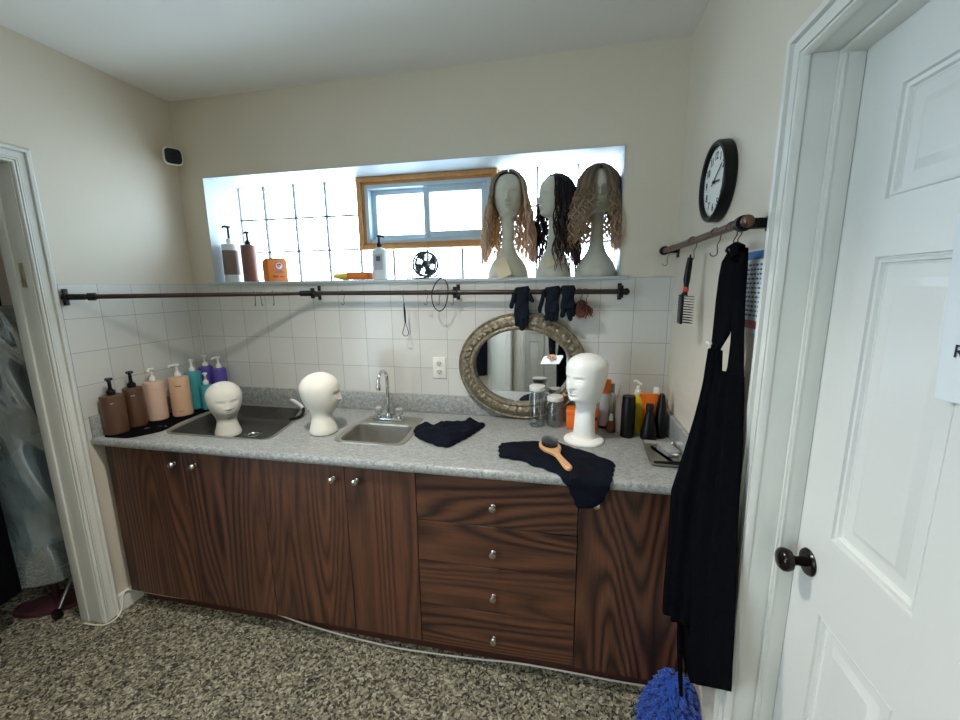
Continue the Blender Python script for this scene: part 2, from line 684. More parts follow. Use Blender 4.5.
# tile fields
b = MB(); b.box(0.0, W, -0.004, 0.004, 0.0, ZT)
struct('trim_1', b, TILE_X)
b = MB(); b.box(0.0, 0.005, -0.684, -0.004, 0.90, ZT)
struct('trim_2', b, TILE_Y)
# window sill and reveal lining
b = MB(); b.box(0.125, 2.425, -0.022, 0.26, WZ0 - 0.017, WZ0, 0.004)
struct('trim_3', b, REVEAL)
b = MB()
b.box(WX0, WX0 + 0.004, 0.0, 0.25, WZ0, WZ1); b.box(WX1 - 0.004, WX1, 0.0, 0.25, WZ0, WZ1)
b.box(WX0, WX1, 0.0, 0.25, WZ1 - 0.004, WZ1)
struct('trim_4', b, REVEAL)

# glass block window
win = bpy.data.objects.new('window_1', None); COL.objects.link(win); win['kind'] = 'structure'
NX = 11
XS = [WX0] + [0.338 + 0.2063 * i for i in range(10)] + [WX1]
ZS = [WZ0, 1.805, 1.998, WZ1]
FX0, FX1, FZB = 0.978, 1.782, 1.796      # hole filled by the sliding window
b = MB(); g = MB()
rnd = random.Random(3)
for i in range(NX):
    for j in range(3):
        x0, x1 = XS[i], XS[i + 1]
        z0, z1 = ZS[j], ZS[j + 1]
        if j > 0 and x0 > FX0 - 0.1 and x1 < FX1 + 0.05:
            continue
        nx = 8

        def face(u, v, x0=x0, x1=x1, z0=z0, z1=z1):
            d = 0.006 * (1 - (2 * u - 1) ** 6) * (1 - (2 * v - 1) ** 6)
            return Vector((x0 + 0.005 + u * (x1 - x0 - 0.01), 0.254 - d, z0 + 0.005 + v * (z1 - z0 - 0.01)))
        b.grid(face, nx, nx)
obj('glass_block_panes', b, GLASSBLOCK, win)
for i in range(NX + 1):
    x = XS[i]
    if FX0 + 0.02 < x < FX1 - 0.02:
        g.box(x - 0.0040, x + 0.0040, 0.244, 0.262, WZ0, FZB - 0.004)
    else:
        g.box(x - 0.0040, x + 0.0040, 0.244, 0.262, WZ0, WZ1)
for j in range(4):
    z = ZS[j]
    for xa, xb in ((WX0, FX0), (FX1, WX1)) if j > 1 else ((WX0, WX1),):
        g.box(xa, xb, 0.2445, 0.262, z - 0.0040, z + 0.0040)
obj('mortar', g, GROUT, win)

# sliding window in a pine frame
sl = bpy.data.objects.new('window_2', None); COL.objects.link(sl); sl['kind'] = 'structure'


def frame(b, x0, x1, z0, z1, w, y0, y1, bev=0.002):
    b.box(x0, x0 + w, y0, y1, z0, z1, bev); b.box(x1 - w, x1, y0, y1, z0, z1, bev)
    b.box(x0 + w, x1 - w, y0, y1, z0, z0 + w, bev); b.box(x0 + w, x1 - w, y0, y1, z1 - w, z1, bev)


b = MB(); frame(b, FX0, FX1, FZB, 2.187, 0.024, 0.196, 0.33); frame(b, FX0 + 0.024, FX1 - 0.024, FZB + 0.024, 2.163, 0.012, 0.215, 0.33)
obj('wood_frame', b, PINE, sl)
b = MB(); frame(b, FX0 + 0.036, FX1 - 0.036, FZB + 0.036, 2.151, 0.022, 0.22, 0.32)
obj('window_frame', b, VINYL, sl)
b = MB(); frame(b, 1.036, 1.39, 1.854, 2.129, 0.026, 0.27, 0.30)
s1 = obj('sash', b, VINYL, sl)
b = MB(); b.box(1.058, 1.368, 0.283, 0.287, 1.876, 2.107); obj('pane', b, PANE, s1)
b = MB(); frame(b, 1.362, 1.724, 1.854, 2.129, 0.034, 0.232, 0.262)
s2 = obj('sash', b, VINYL, sl)
b = MB(); b.box(1.394, 1.692, 0.245, 0.249, 1.886, 2.097); obj('pane', b, PANE, s2)
# a pale porch post seen through the right pane
b = MB(); b.box(1.30, 1.36, 1.2, 1.26, 0, 3.0, 0.004)
struct('pillar_outside', b, VINYL)

# door casings
CPROF = [(0, -0.001), (0, 0.012), (0.004, 0.016), (0.009, 0.016), (0.0105, 0.008), (0.0125, 0.008), (0.014, 0.017), (0.020, 0.017), (0.0215, 0.009), (0.0235, 0.009), (0.025, 0.013), (0.050, 0.015),
         (0.052, 0.010), (0.054, 0.010), (0.056, 0.022), (0.068, 0.024), (0.074, 0.021), (0.078, 0.014), (0.078, -0.001)]


def casing(X, s, ya, yb, zt, k=1.0, prof=CPROF):
    """ya nearer the back wall, yb further; profile runs outward from the opening"""
    b = MB()
    cols = []
    for u, d in prof:
        u = u * k
        x = X + s * d
        cols.append([Vector((x, ya + u, 0)), Vector((x, ya + u, zt + u)), Vector((x, yb - u, zt + u)), Vector((x, yb - u, 0))])
    b.rings(cols, closed=False)
    return b


d1 = bpy.data.objects.new('door_1', None); COL.objects.link(d1); d1['kind'] = 'structure'
obj('casing', casing(0, 1, -0.742, -1.582, 2.083, 0.85), TRIM, d1)
b = MB()
b.box(-0.125, 0.0, -0.744, -0.73, 0, 2.083, 0.001); b.box(-0.125, 0.0, -1.60, -1.582, 0, 2.083, 0.001); b.box(-0.125, 0.0, -1.60, -0.73, 2.083, 2.10, 0.001)
b.box(-0.125, -0.075, -0.753, -0.744, 0, 2.083, 0.003); b.box(-0.125, -0.075, -1.582, -1.573, 0, 2.083, 0.003)
obj('jamb', b, TRIM, d1)
b = MB(); b.box(-0.062, -0.034, -0.7455, -0.7438, 1.60, 1.70, 0.0008); b.box(-0.055, -0.04, -0.7475, -0.745, 1.63, 1.67, 0.0006)
for zz in (1.608, 1.692): b.ball((-0.048, -0.7455, zz), 0.004, 0.002, 0.004, 8)
obj('strike_plate', b, mat('pale_brass', (188, 178, 148), 0.4, 0.6), d1)

d2 = bpy.data.objects.new('door_2', None); COL.objects.link(d2); d2['kind'] = 'structure'
obj('casing', casing(W, -1, -0.977, -1.737, 2.047, 0.77), TRIM, d2)
b = MB()
b.box(W, W + 0.14, -0.974, -0.945, 0, 2.05, 0.001); b.box(W, W + 0.14, -1.752, -1.735, 0, 2.05, 0.001); b.box(W, W + 0.14, -1.752, -0.945, 2.05, 2.066, 0.001)
for (ya, yb) in ((-0.982, -0.974), (-1.735, -1.726)):
    b.box(W + 0.052, W + 0.099, ya, yb, 0, 2.05, 0.003)
    b.box(W + 0.058, W + 0.066, ya - 0.002 if ya > -1.5 else ya, yb if ya > -1.5 else yb + 0.002, 0, 2.05, 0.002)
b.box(W + 0.052, W + 0.099, -1.735, -0.962, 2.041, 2.05, 0.003)
obj('jamb', b, TRIM, d2)

# six panel door leaf
b = MB()
DX = W + 0.1
ys = [-1.732, -1.610, -1.395, -1.310, -1.092, -0.975]
zs = [0.012, 0.25, 0.841, 1.030, 1.631, 1.736, 1.934, 2.044]
pan_y = ((-1.610, -1.395), (-1.310, -1.092)); pan_z = ((0.25, 0.841), (1.030, 1.631), (1.736, 1.934))
for i in range(5):
    for j in range(7):
        if (ys[i], ys[i + 1]) in pan_y and (zs[j], zs[j + 1]) in pan_z:
            continue
        v = [Vector((DX, ys[i], zs[j])), Vector((DX, ys[i + 1], zs[j])), Vector((DX, ys[i + 1], zs[j + 1])), Vector((DX, ys[i], zs[j + 1]))]
        b.bm.faces.new([b.bm.verts.new(p) for p in v])
PP = [(0, 0), (0.0015, 0.005), (0.004, 0.005), (0.006, 0.002), (0.011, 0.003), (0.013, 0.008), (0.016, 0.008), (0.019, 0.013), (0.030, 0.013), (0.054, 0.003), (0.057, 0.003)]
for (ya, yb) in pan_y:
    for (za, zb) in pan_z:
        R = [[Vector((DX + d, ya + o, za + o)), Vector((DX + d, yb - o, za + o)), Vector((DX + d, yb - o, zb - o)), Vector((DX + d, ya + o, zb - o))] for o, d in [(o_, d_ * 1.35) for o_, d_ in PP]]
        b.rings(R, True, False, True)
bmesh.ops.remove_doubles(b.bm, verts=b.bm.verts, dist=0.00005)
b.box(DX + 0.012, DX + 0.035, -1.732, -0.975, 0.012, 2.044)
leaf = obj('door_leaf', b, DOORP, d2)
b = MB()
ry = Matrix.Rotation(radians(-90), 3, 'Y')
b.lathe([(0.0, 0), (0.031, 0), (0.032, 0.003), (0.029, 0.007), (0.02, 0.009), (0.0, 0.009)], 32, (DX, -1.032, 0.930), rot=ry)
k = obj('door_knob', b, BRONZE, leaf)
b = MB()
b.lathe([(0.0, 0.006), (0.011, 0.006), (0.011, 0.03), (0.014, 0.034), (0.024, 0.04), (0.0275, 0.05), (0.026, 0.058), (0.02, 0.064), (0.008, 0.067), (0, 0.067)], 32, (DX, -1.032, 0.930), rot=ry)
obj('knob_ball', b, BRONZE, k)

# paper sign on the door
sg = thing('paper_sign', 'white paper sign with black letter taped to the white panelled door', 'sign', (DX, 0, 0))
b = MB()


def sheet(u, v):
    y = -1.2835 - 0.215 * u + 0.026 * v
    z = 1.404 + 0.28 * v + 0.004 * u
    return Vector((-0.0035 - 0.003 * sin(u * 5) * sin(v * 3.0) - 0.004 * (1 - v) * (0.5 - u) ** 2 * 4, y, z))


b.grid(sheet, 14, 14)
o = obj('sheet', b, PAPER, sg)
o.modifiers.new('thickness', 'SOLIDIFY').thickness = 0.0006
me = text_mesh('R', 0.028)
me.transform(Matrix(((0, 0, -1, -0.0085), (-1, 0, 0, -1.309), (0, 1, 0, 1.480), (0, 0, 0, 1))))
obj('lettering', me, INK, sg)

# baseboards
BP = [(0.0, 0.0), (0.014, 0.0), (0.014, 0.06), (0.010, 0.075), (0.012, 0.082), (0.006, 0.09), (0.0, 0.09)]
b = MB(); b.rings([[Vector((d, y, z)) for d, z in BP] for y in (-0.684, -0.556)])
struct('baseboard_left', b, TRIM)
b = MB(); b.rings([[Vector((W - d, y, z)) for d, z in BP] for y in (-0.915, -0.556)])
struct('baseboard_right', b, TRIM)
b = MB(); b.rings([[Vector((d, y, z)) for d, z in BP] for y in (YR, -1.664)])
b.rings([[Vector((W - d, y, z)) for d, z in BP] for y in (YR, -1.815)])
struct('baseboard_front', b, TRIM)

# unseen window added in the left wall behind the camera, for fill light
fw = bpy.data.objects.new('added_window_3', None); COL.objects.link(fw); fw['kind'] = 'structure'
b = MB()
for (ya, yb, za, zb) in ((FY0, FY0 + 0.05, FZ0, FZ1), (FY1 - 0.05, FY1, FZ0, FZ1), (FY0, FY1, FZ0, FZ0 + 0.05), (FY0, FY1, FZ1 - 0.05, FZ1), (-2.70, -2.66, FZ0, FZ1)):
    b.box(-0.10, -0.02, ya, yb, za, zb, 0.003)
obj('window_frame', b, TRIM, fw)
b = MB(); b.box(-0.062, -0.058, FY0 + 0.04, FY1 - 0.04, FZ0 + 0.04, FZ1 - 0.04)
obj('pane', b, PANE, fw)

# rear wall, seen in the mirror: white door leaf, casing, grey closet door
d3 = bpy.data.objects.new('door_3', None); COL.objects.link(d3); d3['kind'] = 'structure'
b = MB()
for (xa, xb) in ((1.46, 1.50), (1.52, 1.56), (1.575, 1.60)):
    b.box(xa, xb, YR, YR + 0.022, 0, 2.1, 0.004)
b.box(1.44, 1.62, YR, YR + 0.012, 0, 2.1, 0.002)
obj('casing', b, TRIM, d3)
b = MB(); b.box(1.625, 1.875, YR + 0.001, YR + 0.03, 0.01, 2.04, 0.003)
for za, zb in ((0.2, 0.95), (1.05, 1.9)):
    frame(b, 1.665, 1.835, za, zb, 0.014, YR + 0.028, YR + 0.038)
    b.box(1.695, 1.805, YR + 0.028, YR + 0.036, za + 0.03, zb - 0.03, 0.004)
obj('door_leaf', b, mat('grey_door_paint', (176, 178, 172), 0.4), d3)
b = MB(); b.box(1.885, 2.13, YR + 0.001, YR + 0.03, 0.01, 2.04, 0.003)
for za, zb in ((0.2, 0.95), (1.05, 1.9)):
    frame(b, 1.925, 2.095, za, zb, 0.014, YR + 0.028, YR + 0.038)
obj('door_leaf', b, mat('grey_door_paint', (176, 178, 172), 0.4), d3)
d4 = bpy.data.objects.new('door_4', None); COL.objects.link(d4); d4['kind'] = 'structure'
b = MB(); b.box(0.0, 0.40, -0.02, 0.02, 0.01, 2.06, 0.004)
frame(b, 0.06, 0.34, 0.2, 1.9, 0.016, 0.019, 0.025)
obj('door_leaf', b, DOORP, d4, loc=(1.125, YR + 0.045, 0), rot=(0, 0, radians(32)))

# ------------------------------------------------------------------ cabinets
def knob(parent, x, z, name='knob'):
    b = MB()
    rx = Matrix.Rotation(radians(90), 3, 'X')
    b.lathe([(0.0, 0), (0.0085, 0), (0.009, 0.002), (0.0055, 0.004), (0.005, 0.012), (0.012, 0.016), (0.0148, 0.021), (0.0125, 0.0265), (0.006, 0.029), (0, 0.0295)],
            20, (x, -0.63, z), rot=rx)
    return obj(name, b, NICKEL, parent)


CZ0, CZ1 = 0.100, 0.866


def cabinet(x0, x1, label, doors=(), drawers=()):
    c = thing('base_cabinet', label, 'cabinet', (x0, 0, 0))
    w = x1 - x0
    b = MB()
    b.box(0.001, 0.017, -0.612, -0.03, 0.0, 0.87); b.box(w - 0.017, w - 0.001, -0.612, -0.03, 0.0, 0.87)
    b.box(0.017, w - 0.017, -0.612, -0.03, CZ0, CZ0 + 0.016); b.box(0.017, w - 0.017, -0.04, -0.03, CZ0, 0.87)
    b.box(0.017, w - 0.017, -0.612, -0.596, 0.84, 0.87)
    for v in b.bm.verts:      # toe recess
        if v.co.z < 0.05 and v.co.y < -0.56:
            v.co.y = -0.557
    obj('cabinet_body', b, WOOD_V, c)
    b = MB(); b.box(0.0005, w - 0.0005, -0.565, -0.5575, 0.0, 0.104)
    obj('toe_kick', b, KICK, c)
    for (a, z, kx) in doors:
        b = MB(); b.box(a - x0 + 0.0012, z - x0 - 0.0012, -0.63, -0.613, CZ0 - 0.004, CZ1, 0.0012, 1)
        d = obj('door', b, WOOD_V, c)
        knob(d, kx - x0, 0.810)
    for (za, zb, kz) in drawers:
        b = MB(); b.box(0.002, w - 0.002, -0.63, -0.613, za + 0.0014, zb - 0.0014, 0.0012, 1)
        d = obj('drawer', b, WOOD_H, c)
        knob(d, 1.900 - x0, kz)
    return c


cabinet(0.045, 0.886, 'two-door dark wood base cabinet under the large sink', [(0.045, 0.476, 0.436), (0.476, 0.886, 0.548)])
cabinet(0.886, 1.588, 'two-door dark wood base cabinet under the small bar sink', [(0.886, 1.281, 1.232), (1.281, 1.588, 1.336)])
cabinet(1.588, 2.217, 'dark wood drawer cabinet with four stacked drawers', [],
        [(0.096, 0.286, 0.171), (0.286, 0.487, 0.366), (0.487, 0.666, 0.56), (0.666, 0.866, 0.755)])
cabinet(2.217, 2.62, 'single-door dark wood base cabinet beside the hanging apron', [(2.217, 2.62, 2.277)])


# ------------------------------------------------------------------ worktop and sinks
def roundpoly(pts, r, n=6):
    out = []
    k = len(pts)
    for i in range(k):
        p0, p1, p2 = Vector(pts[i - 1]), Vector(pts[i]), Vector(pts[(i + 1) % k])
        d0, d1 = (p0 - p1), (p2 - p1)
        q = min(r, d0.length * 0.45, d1.length * 0.45)
        a, c = p1 + d0.normalized() * q, p1 + d1.normalized() * q
        for j in range(n + 1):
            t = j / n
            out.append(((1 - t) ** 2) * a + 2 * t * (1 - t) * p1 + t * t * c)
    return out


def inset(poly, d):
    out = []
    k = len(poly)
    area = sum(poly[i - 1].x * poly[i].y - poly[i].x * poly[i - 1].y for i in range(k))
    s = 1 if area > 0 else -1
    for i in range(k):
        e = (poly[(i + 1) % k] - poly[i - 1])
        nrm = Vector((-e.y, e.x)).normalized() * s
        out.append(poly[i] + nrm * d)
    return out


SINK1 = roundpoly([(0.285, -0.530), (0.848, -0.532), (0.800, -0.30), (0.69, -0.050), (0.225, -0.050), (0.236, -0.30)], 0.055, 7)
SINK2 = roundpoly([(1.160, -0.474), (1.462, -0.476), (1.440, -0.238), (1.148, -0.236)], 0.05, 7)

wt = thing('worktop', 'grey stone-look laminate worktop with sinks set into it', 'countertop', (0, 0, 0))
b = MB()
XA, XB, YF, YB = 0.0055, W - 0.0005, -0.632, -0.0045
outer = [Vector((XA, YF)), Vector((XB, YF)), Vector((XB, YB)), Vector((XA, YB))]
loops = [outer, inset(SINK1, -0.004), inset(SINK2, -0.004)]
for z in (0.91,):
    es = []
    for lp in loops:
        vs = [b.bm.verts.new((p.x, p.y, z)) for p in lp]
        es += [b.bm.edges.new((vs[i - 1], vs[i])) for i in range(len(vs))]
    bmesh.ops.triangle_fill(b.bm, use_beauty=True, use_dissolve=False, edges=es)
for lp in loops:
    b.rings([[Vector((p.x, p.y, 0.872)) for p in lp], [Vector((p.x, p.y, 0.91)) for p in lp]], True, False, False)
nose = [(-0.632, 0.872), (-0.645, 0.872), (-0.6505, 0.876), (-0.653, 0.884), (-0.653, 0.896), (-0.650, 0.905), (-0.644, 0.9095), (-0.632, 0.91)]
b.rings([[Vector((x, y, z)) for y, z in nose] for x in (XA, XB)])
obj('slab', b, COUNTER, wt)
b = MB(); b.box(XA, XB, -0.024, -0.0045, 0.91, 1.010, 0.003); obj('backsplash', b, COUNTER, wt)
b = MB(); b.box(0.0055, 0.0195, -0.648, -0.024, 0.91, 1.010, 0.003); obj('side_splash', b, COUNTER, wt)
b = MB(); b.box(W - 0.020, W - 0.0005, -0.648, -0.024, 0.91, 1.010, 0.003); obj('side_splash', b, COUNTER, wt)


def sink(label, poly, zb, material, holes, rimw):
    s = thing('sink', label, 'sink', (0, 0, 0))
    b = MB()
    P = lambda d, z: [Vector((p.x, p.y, z)) for p in inset(poly, d)]
    b.rings([P(-rimw, 0.9105), P(-rimw + 0.001, 0.9135), P(-0.003, 0.9138), P(0.002, 0.9120), P(0.005, 0.905)], True, False, False)
    obj('rim', b, STEEL, s)
    b = MB()
    b.rings([P(0.005, 0.905), P(0.012, zb + 0.03), P(0.018, zb + 0.012), P(0.032, zb + 0.003), P(0.06, zb)], True, False, True)
    bs = obj('basin', b, material, s)
    for (x, y, z, r, rot) in holes:
        b = MB()
        b.lathe([(r, 0.0), (r, 0.003), (r * 0.7, 0.004), (r * 0.62, 0.001), (r * 0.6, -0.002)], 20, (x, y, z), rot=rot, cap=False)
        obj('drain_ring', b, CHROME, bs)
    return s


sink('large deep stainless hair-washing sink in the left part of the worktop', SINK1, 0.822, STEEL_DARK,
     [(0.54, -0.064, 0.880, 0.012, Matrix.Rotation(radians(90), 3, 'X')), (0.55, -0.28, 0.8225, 0.045, None)], 0.014)
sk = sink('small square stainless bar sink in front of the gooseneck tap', SINK2, 0.80, STEEL,
          [(1.30, -0.35, 0.8005, 0.035, None)], 0.024)
b = MB()
dk = roundpoly([(1.135, -0.246), (1.463, -0.246), (1.455, -0.120), (1.150, -0.120)], 0.02, 5)
q = inset(SINK2, -0.002)
b.poly_prism([(p.x, p.y) for p in roundpoly([(1.150, -0.228), (1.452, -0.228), (1.445, -0.115), (1.155, -0.115)], 0.02, 5)], 0.9105, 0.9132)
obj('tap_deck', b, STEEL, sk)

fa = thing('faucet', 'chrome gooseneck faucet with clear knobs behind the small sink', 'faucet', (1.276, -0.170, 0.9142))
b = MB(); b.box(-0.08, 0.08, -0.026, 0.026, 0, 0.012, 0.005, 3); b.lathe([(0.016, 0.012), (0.018, 0.02), (0.012, 0.034), (0.0, 0.034)], 20); obj('base', b, CHROME, fa)
b = MB()
arc = [(0, 0, 0.02), (0, 0, 0.10), (0, 0, 0.18)] + [(0, -0.05 + 0.05 * cos(a), 0.212 + 0.05 * sin(a)) for a in [pi * i / 12 for i in range(13)]] + [(0, -0.101, 0.205)]
b.tube(arc, 0.0085, 12)
b.lathe([(0.0095, 0.178), (0.0115, 0.181), (0.0115, 0.204), (0.0095, 0.208)], 14, (0, -0.101, 0))
obj('spout', b, CHROME, fa)
for sx in (-1, 1):
    b = MB(); b.lathe([(0.013, 0.012), (0.015, 0.016), (0.01, 0.024), (0.008, 0.028), (0, 0.028)], 16, (sx * 0.056, 0, 0))
    kk = obj('tap_handle', b, CHROME, fa)
    b = MB()
    b.lathe([(0.010, 0.027), (0.020, 0.031), (0.023, 0.040), (0.021, 0.056), (0.014, 0.062), (0.0, 0.062)], 8, (sx * 0.056, 0, 0))
    obj('clear_knob', b, ACRYL, kk)

# hand shower with black hose at the back right of the large sink
sp = thing('hand_shower', 'white hand shower with black hose lying at the edge of the large sink', 'shower head', (0.715, -0.10, 0.914))
b = MB()
b.tube(catmull([(-0.055, -0.005, 0.055), (-0.02, -0.02, 0.052), (0.03, -0.045, 0.040), (0.065, -0.065, 0.03)], 5), [0.006, 0.007, 0.008, 0.010, 0.011, 0.011, 0.011, 0.0105, 0.01, 0.01, 0.010, 0.010, 0.010, 0.0095, 0.009, 0.008], 10, flat=0.6)
obj('handle', b, WHITEP, sp)
b = MB()
b.tube(catmull([(0.065, -0.065, 0.03), (0.085, -0.10, 0.018), (0.09, -0.14, 0.008), (0.06, -0.17, 0.004), (0.04, -0.13, -0.01), (0.03, -0.10, -0.05)], 6), 0.008, 8)
obj('hose', b, BLACKP, sp)
b = MB(); b.lathe([(0.013, -0.005), (0.013, 0.02), (0.008, 0.03), (0.008, 0.05), (0, 0.05)], 12, (0.075, -0.02, 0.0)); obj('tap_stub', b, CHROME, sp)

# ------------------------------------------------------------------ heads
def head_mesh(tab, zc, top, feat, seg=72, rows=90, cx=0.0):
    """body of rings from tab rows (z, half width, front, back); ellipsoid cap above zc; feat(x, z) pushes the front out"""
    b = MB()
    z0 = tab[0][0]
    zs = [z0 + (zc - z0) * i / rows for i in range(rows + 1)]
    wc, fc, bc, oc = lerp_table(tab, zc)
    rings = []

    def ring(z, w, f, bk, o):
        r = []
        for i in range(seg):
            a = 2 * pi * i / seg
            x = w * sin(a)
            cy = cos(a)
            y = -(f * cy) if cy > 0 else -(bk * cy)
            fw = max(0.0, cy) ** 0.8
            if feat:
                y -= feat(x, z) * min(1.0, fw * 1.6)
            r.append(Vector((x, y + o, z)))
        return r
    for z in zs:
        rings.append(ring(z, *lerp_table(tab, z)))
    for i in range(1, 15):
        t = sin(i / 15 * pi / 2)
        k = sqrt(max(0, 1 - t * t))
        rings.append(ring(zc + (top - zc) * t, wc * k, fc * k, bc * k, oc))
    rings.append([Vector((0, oc, top))])
    b.rings(rings)
    return b


def face(H, z0, amp=1.0, lids=True):
    """features for a head whose chin sits at z0 and whose chin-to-crown height is H"""
    def g(x, z, cx, cz, sx, sz):
        return exp(-((x - cx) / (sx * H)) ** 2 - ((z - z0 - cz * H) / (sz * H)) ** 2)

    def f(x, z):
        t = (z - z0) / H
        d = 0.0
        if 0.25 < t < 0.56:
            k = (0.54 - t) / 0.22
            up_ = max(0.0, min(1.0, k)) * (1 if t > 0.325 else max(0, 1 - ((0.325 - t) / 0.04) ** 2))
            d += 0.115 * H * up_ * exp(-(x / (H * (0.035 + 0.022 * max(0, min(1, k))))) ** 2)
        d += 0.02 * H * g(x, z, 0.055 * H, 0.325, 0.03, 0.03) + 0.02 * H * g(x, z, -0.055 * H, 0.325, 0.03, 0.03)
        for s in (-1, 1):
            d -= 0.050 * H * g(x, z, s * 0.15 * H, 0.485, 0.085, 0.05)
            if lids:
                d += 0.030 * H * g(x, z, s * 0.15 * H, 0.470, 0.062, 0.028)
                d -= 0.010 * H * g(x, z, s * 0.15 * H, 0.445, 0.06, 0.008)
            d += 0.014 * H * g(x, z, s * 0.15 * H, 0.565, 0.11, 0.026)
            d += 0.012 * H * g(x, z, s * 0.20 * H, 0.34, 0.09, 0.09)
        d += 0.034 * H * g(x, z, 0, 0.235, 0.085, 0.020) + 0.040 * H * g(x, z, 0, 0.180, 0.075, 0.022)
        d -= 0.016 * H * g(x, z, 0, 0.208, 0.10, 0.009)
        d -= 0.012 * H * g(x, z, 0, 0.13, 0.09, 0.02)
        d += 0.03 * H * g(x, z, 0, 0.055, 0.10, 0.05)
        return d * amp
    return f


# white display head on a round base
HH = 0.200
Z0 = 0.188
hd = thing('mannequin_head', 'tall glossy white mannequin head on a round base beside the glass jars', 'mannequin head', (2.243, -0.286, 0.9105), radians(-44))
tab = [(0.006, 0.070, 0.070, 0.070, 0), (0.014, 0.056, 0.056, 0.060, 0), (0.03, 0.048, 0.046, 0.050, 0), (0.09, 0.044, 0.040, 0.046, 0), (0.15, 0.043, 0.037, 0.046, 0.002),
       (Z0 - 0.014, 0.046, 0.040, 0.055, 0.002), (Z0 - 0.004, 0.052, 0.058, 0.062, 0.002), (Z0 + 0.006, 0.056, 0.078, 0.066, 0.002), (Z0 + 0.02, 0.061, 0.084, 0.072, 0.002), (Z0 + 0.05, 0.069, 0.087, 0.085, 0.002),
       (Z0 + 0.09, 0.075, 0.089, 0.100, 0.002), (Z0 + 0.125, 0.078, 0.090, 0.106, 0.002), (Z0 + 0.15, 0.079, 0.088, 0.107, 0.002)]
b = head_mesh(tab, Z0 + 0.14, Z0 + HH, face(HH, Z0, 1.3))
obj('head', b, MANNEQ, hd)
b = MB(); b.lathe([(0.0, 0), (0.084, 0), (0.086, 0.004), (0.084, 0.010), (0.074, 0.016), (0.05, 0.019), (0, 0.019)], 48); obj('base', b, MANNEQ, hd)


def foam_head(label, loc, rotz, tilt=0.0):
    t = thing('foam_head', label, 'foam head', loc, rot=(tilt, 0, rotz))
    tab = [(0.0, 0.056, 0.058, 0.056, 0), (0.006, 0.062, 0.064, 0.062, 0), (0.02, 0.062, 0.063, 0.061, 0), (0.05, 0.053, 0.054, 0.053, 0), (0.080, 0.046, 0.046, 0.048, 0), (0.100, 0.048, 0.050, 0.051, 0), (0.122, 0.057, 0.068, 0.060, 0),
           (0.145, 0.068, 0.080, 0.074, 0), (0.18, 0.079, 0.085, 0.086, 0), (0.21, 0.083, 0.086, 0.092, 0), (0.225, 0.083, 0.085, 0.092, 0)]
    b = head_mesh(tab, 0.215, 0.290, face(0.190, 0.100, 0.55, False), 60, 70)
    obj('head', b, FOAM, t)
    return t


foam_head('white foam wig head standing inside the large sink', (0.420, -0.305, 0.8222), radians(55))
foam_head('stained white foam wig head standing on the worktop between the two sinks', (1.045, -0.395, 0.9105), radians(108))


# ------------------------------------------------------------------ wig mannequins on the sill
def long_mannequin(label, loc, rotz, neck, H_, base_w, base_d, group=None):
    t = thing('wig_mannequin', label, 'mannequin head', loc, rotz, group)
    z0 = neck
    s = H_ / 0.215
    tab = [(0.0, base_w, base_d, base_d, 0), (0.012, base_w, base_d, base_d, 0), (0.04, base_w * 0.94, base_d * 0.95, base_d * 0.95, 0), (0.075, base_w * 0.78, base_d * 0.80, base_d * 0.82, 0), (0.11, base_w * 0.52, base_d * 0.62, base_d * 0.66, 0),
           (0.15, 0.036, 0.036, 0.042, 0), (0.20, 0.031, 0.031, 0.036, 0), (z0 - 0.03, 0.031, 0.031, 0.037, 0.004), (z0 - 0.010, 0.036 * s, 0.040 * s, 0.052 * s, 0.002), (z0, 0.046 * s, 0.070 * s, 0.060 * s, 0), (z0 + 0.012, 0.052 * s, 0.082 * s, 0.066 * s, 0),
           (z0 + 0.05 * s, 0.069 * s, 0.087 * s, 0.085 * s, 0), (z0 + 0.09 * s, 0.077 * s, 0.089 * s, 0.096 * s, 0), (z0 + 0.125 * s, 0.079 * s, 0.089 * s, 0.100 * s, 0), (z0 + 0.15 * s, 0.078 * s, 0.087 * s, 0.100 * s, 0)]
    b = head_mesh(tab, z0 + 0.14 * s, z0 + H_, face(H_, z0, 1.35), 64, 100)
    obj('bust', b, PLASTER, t)
    return t


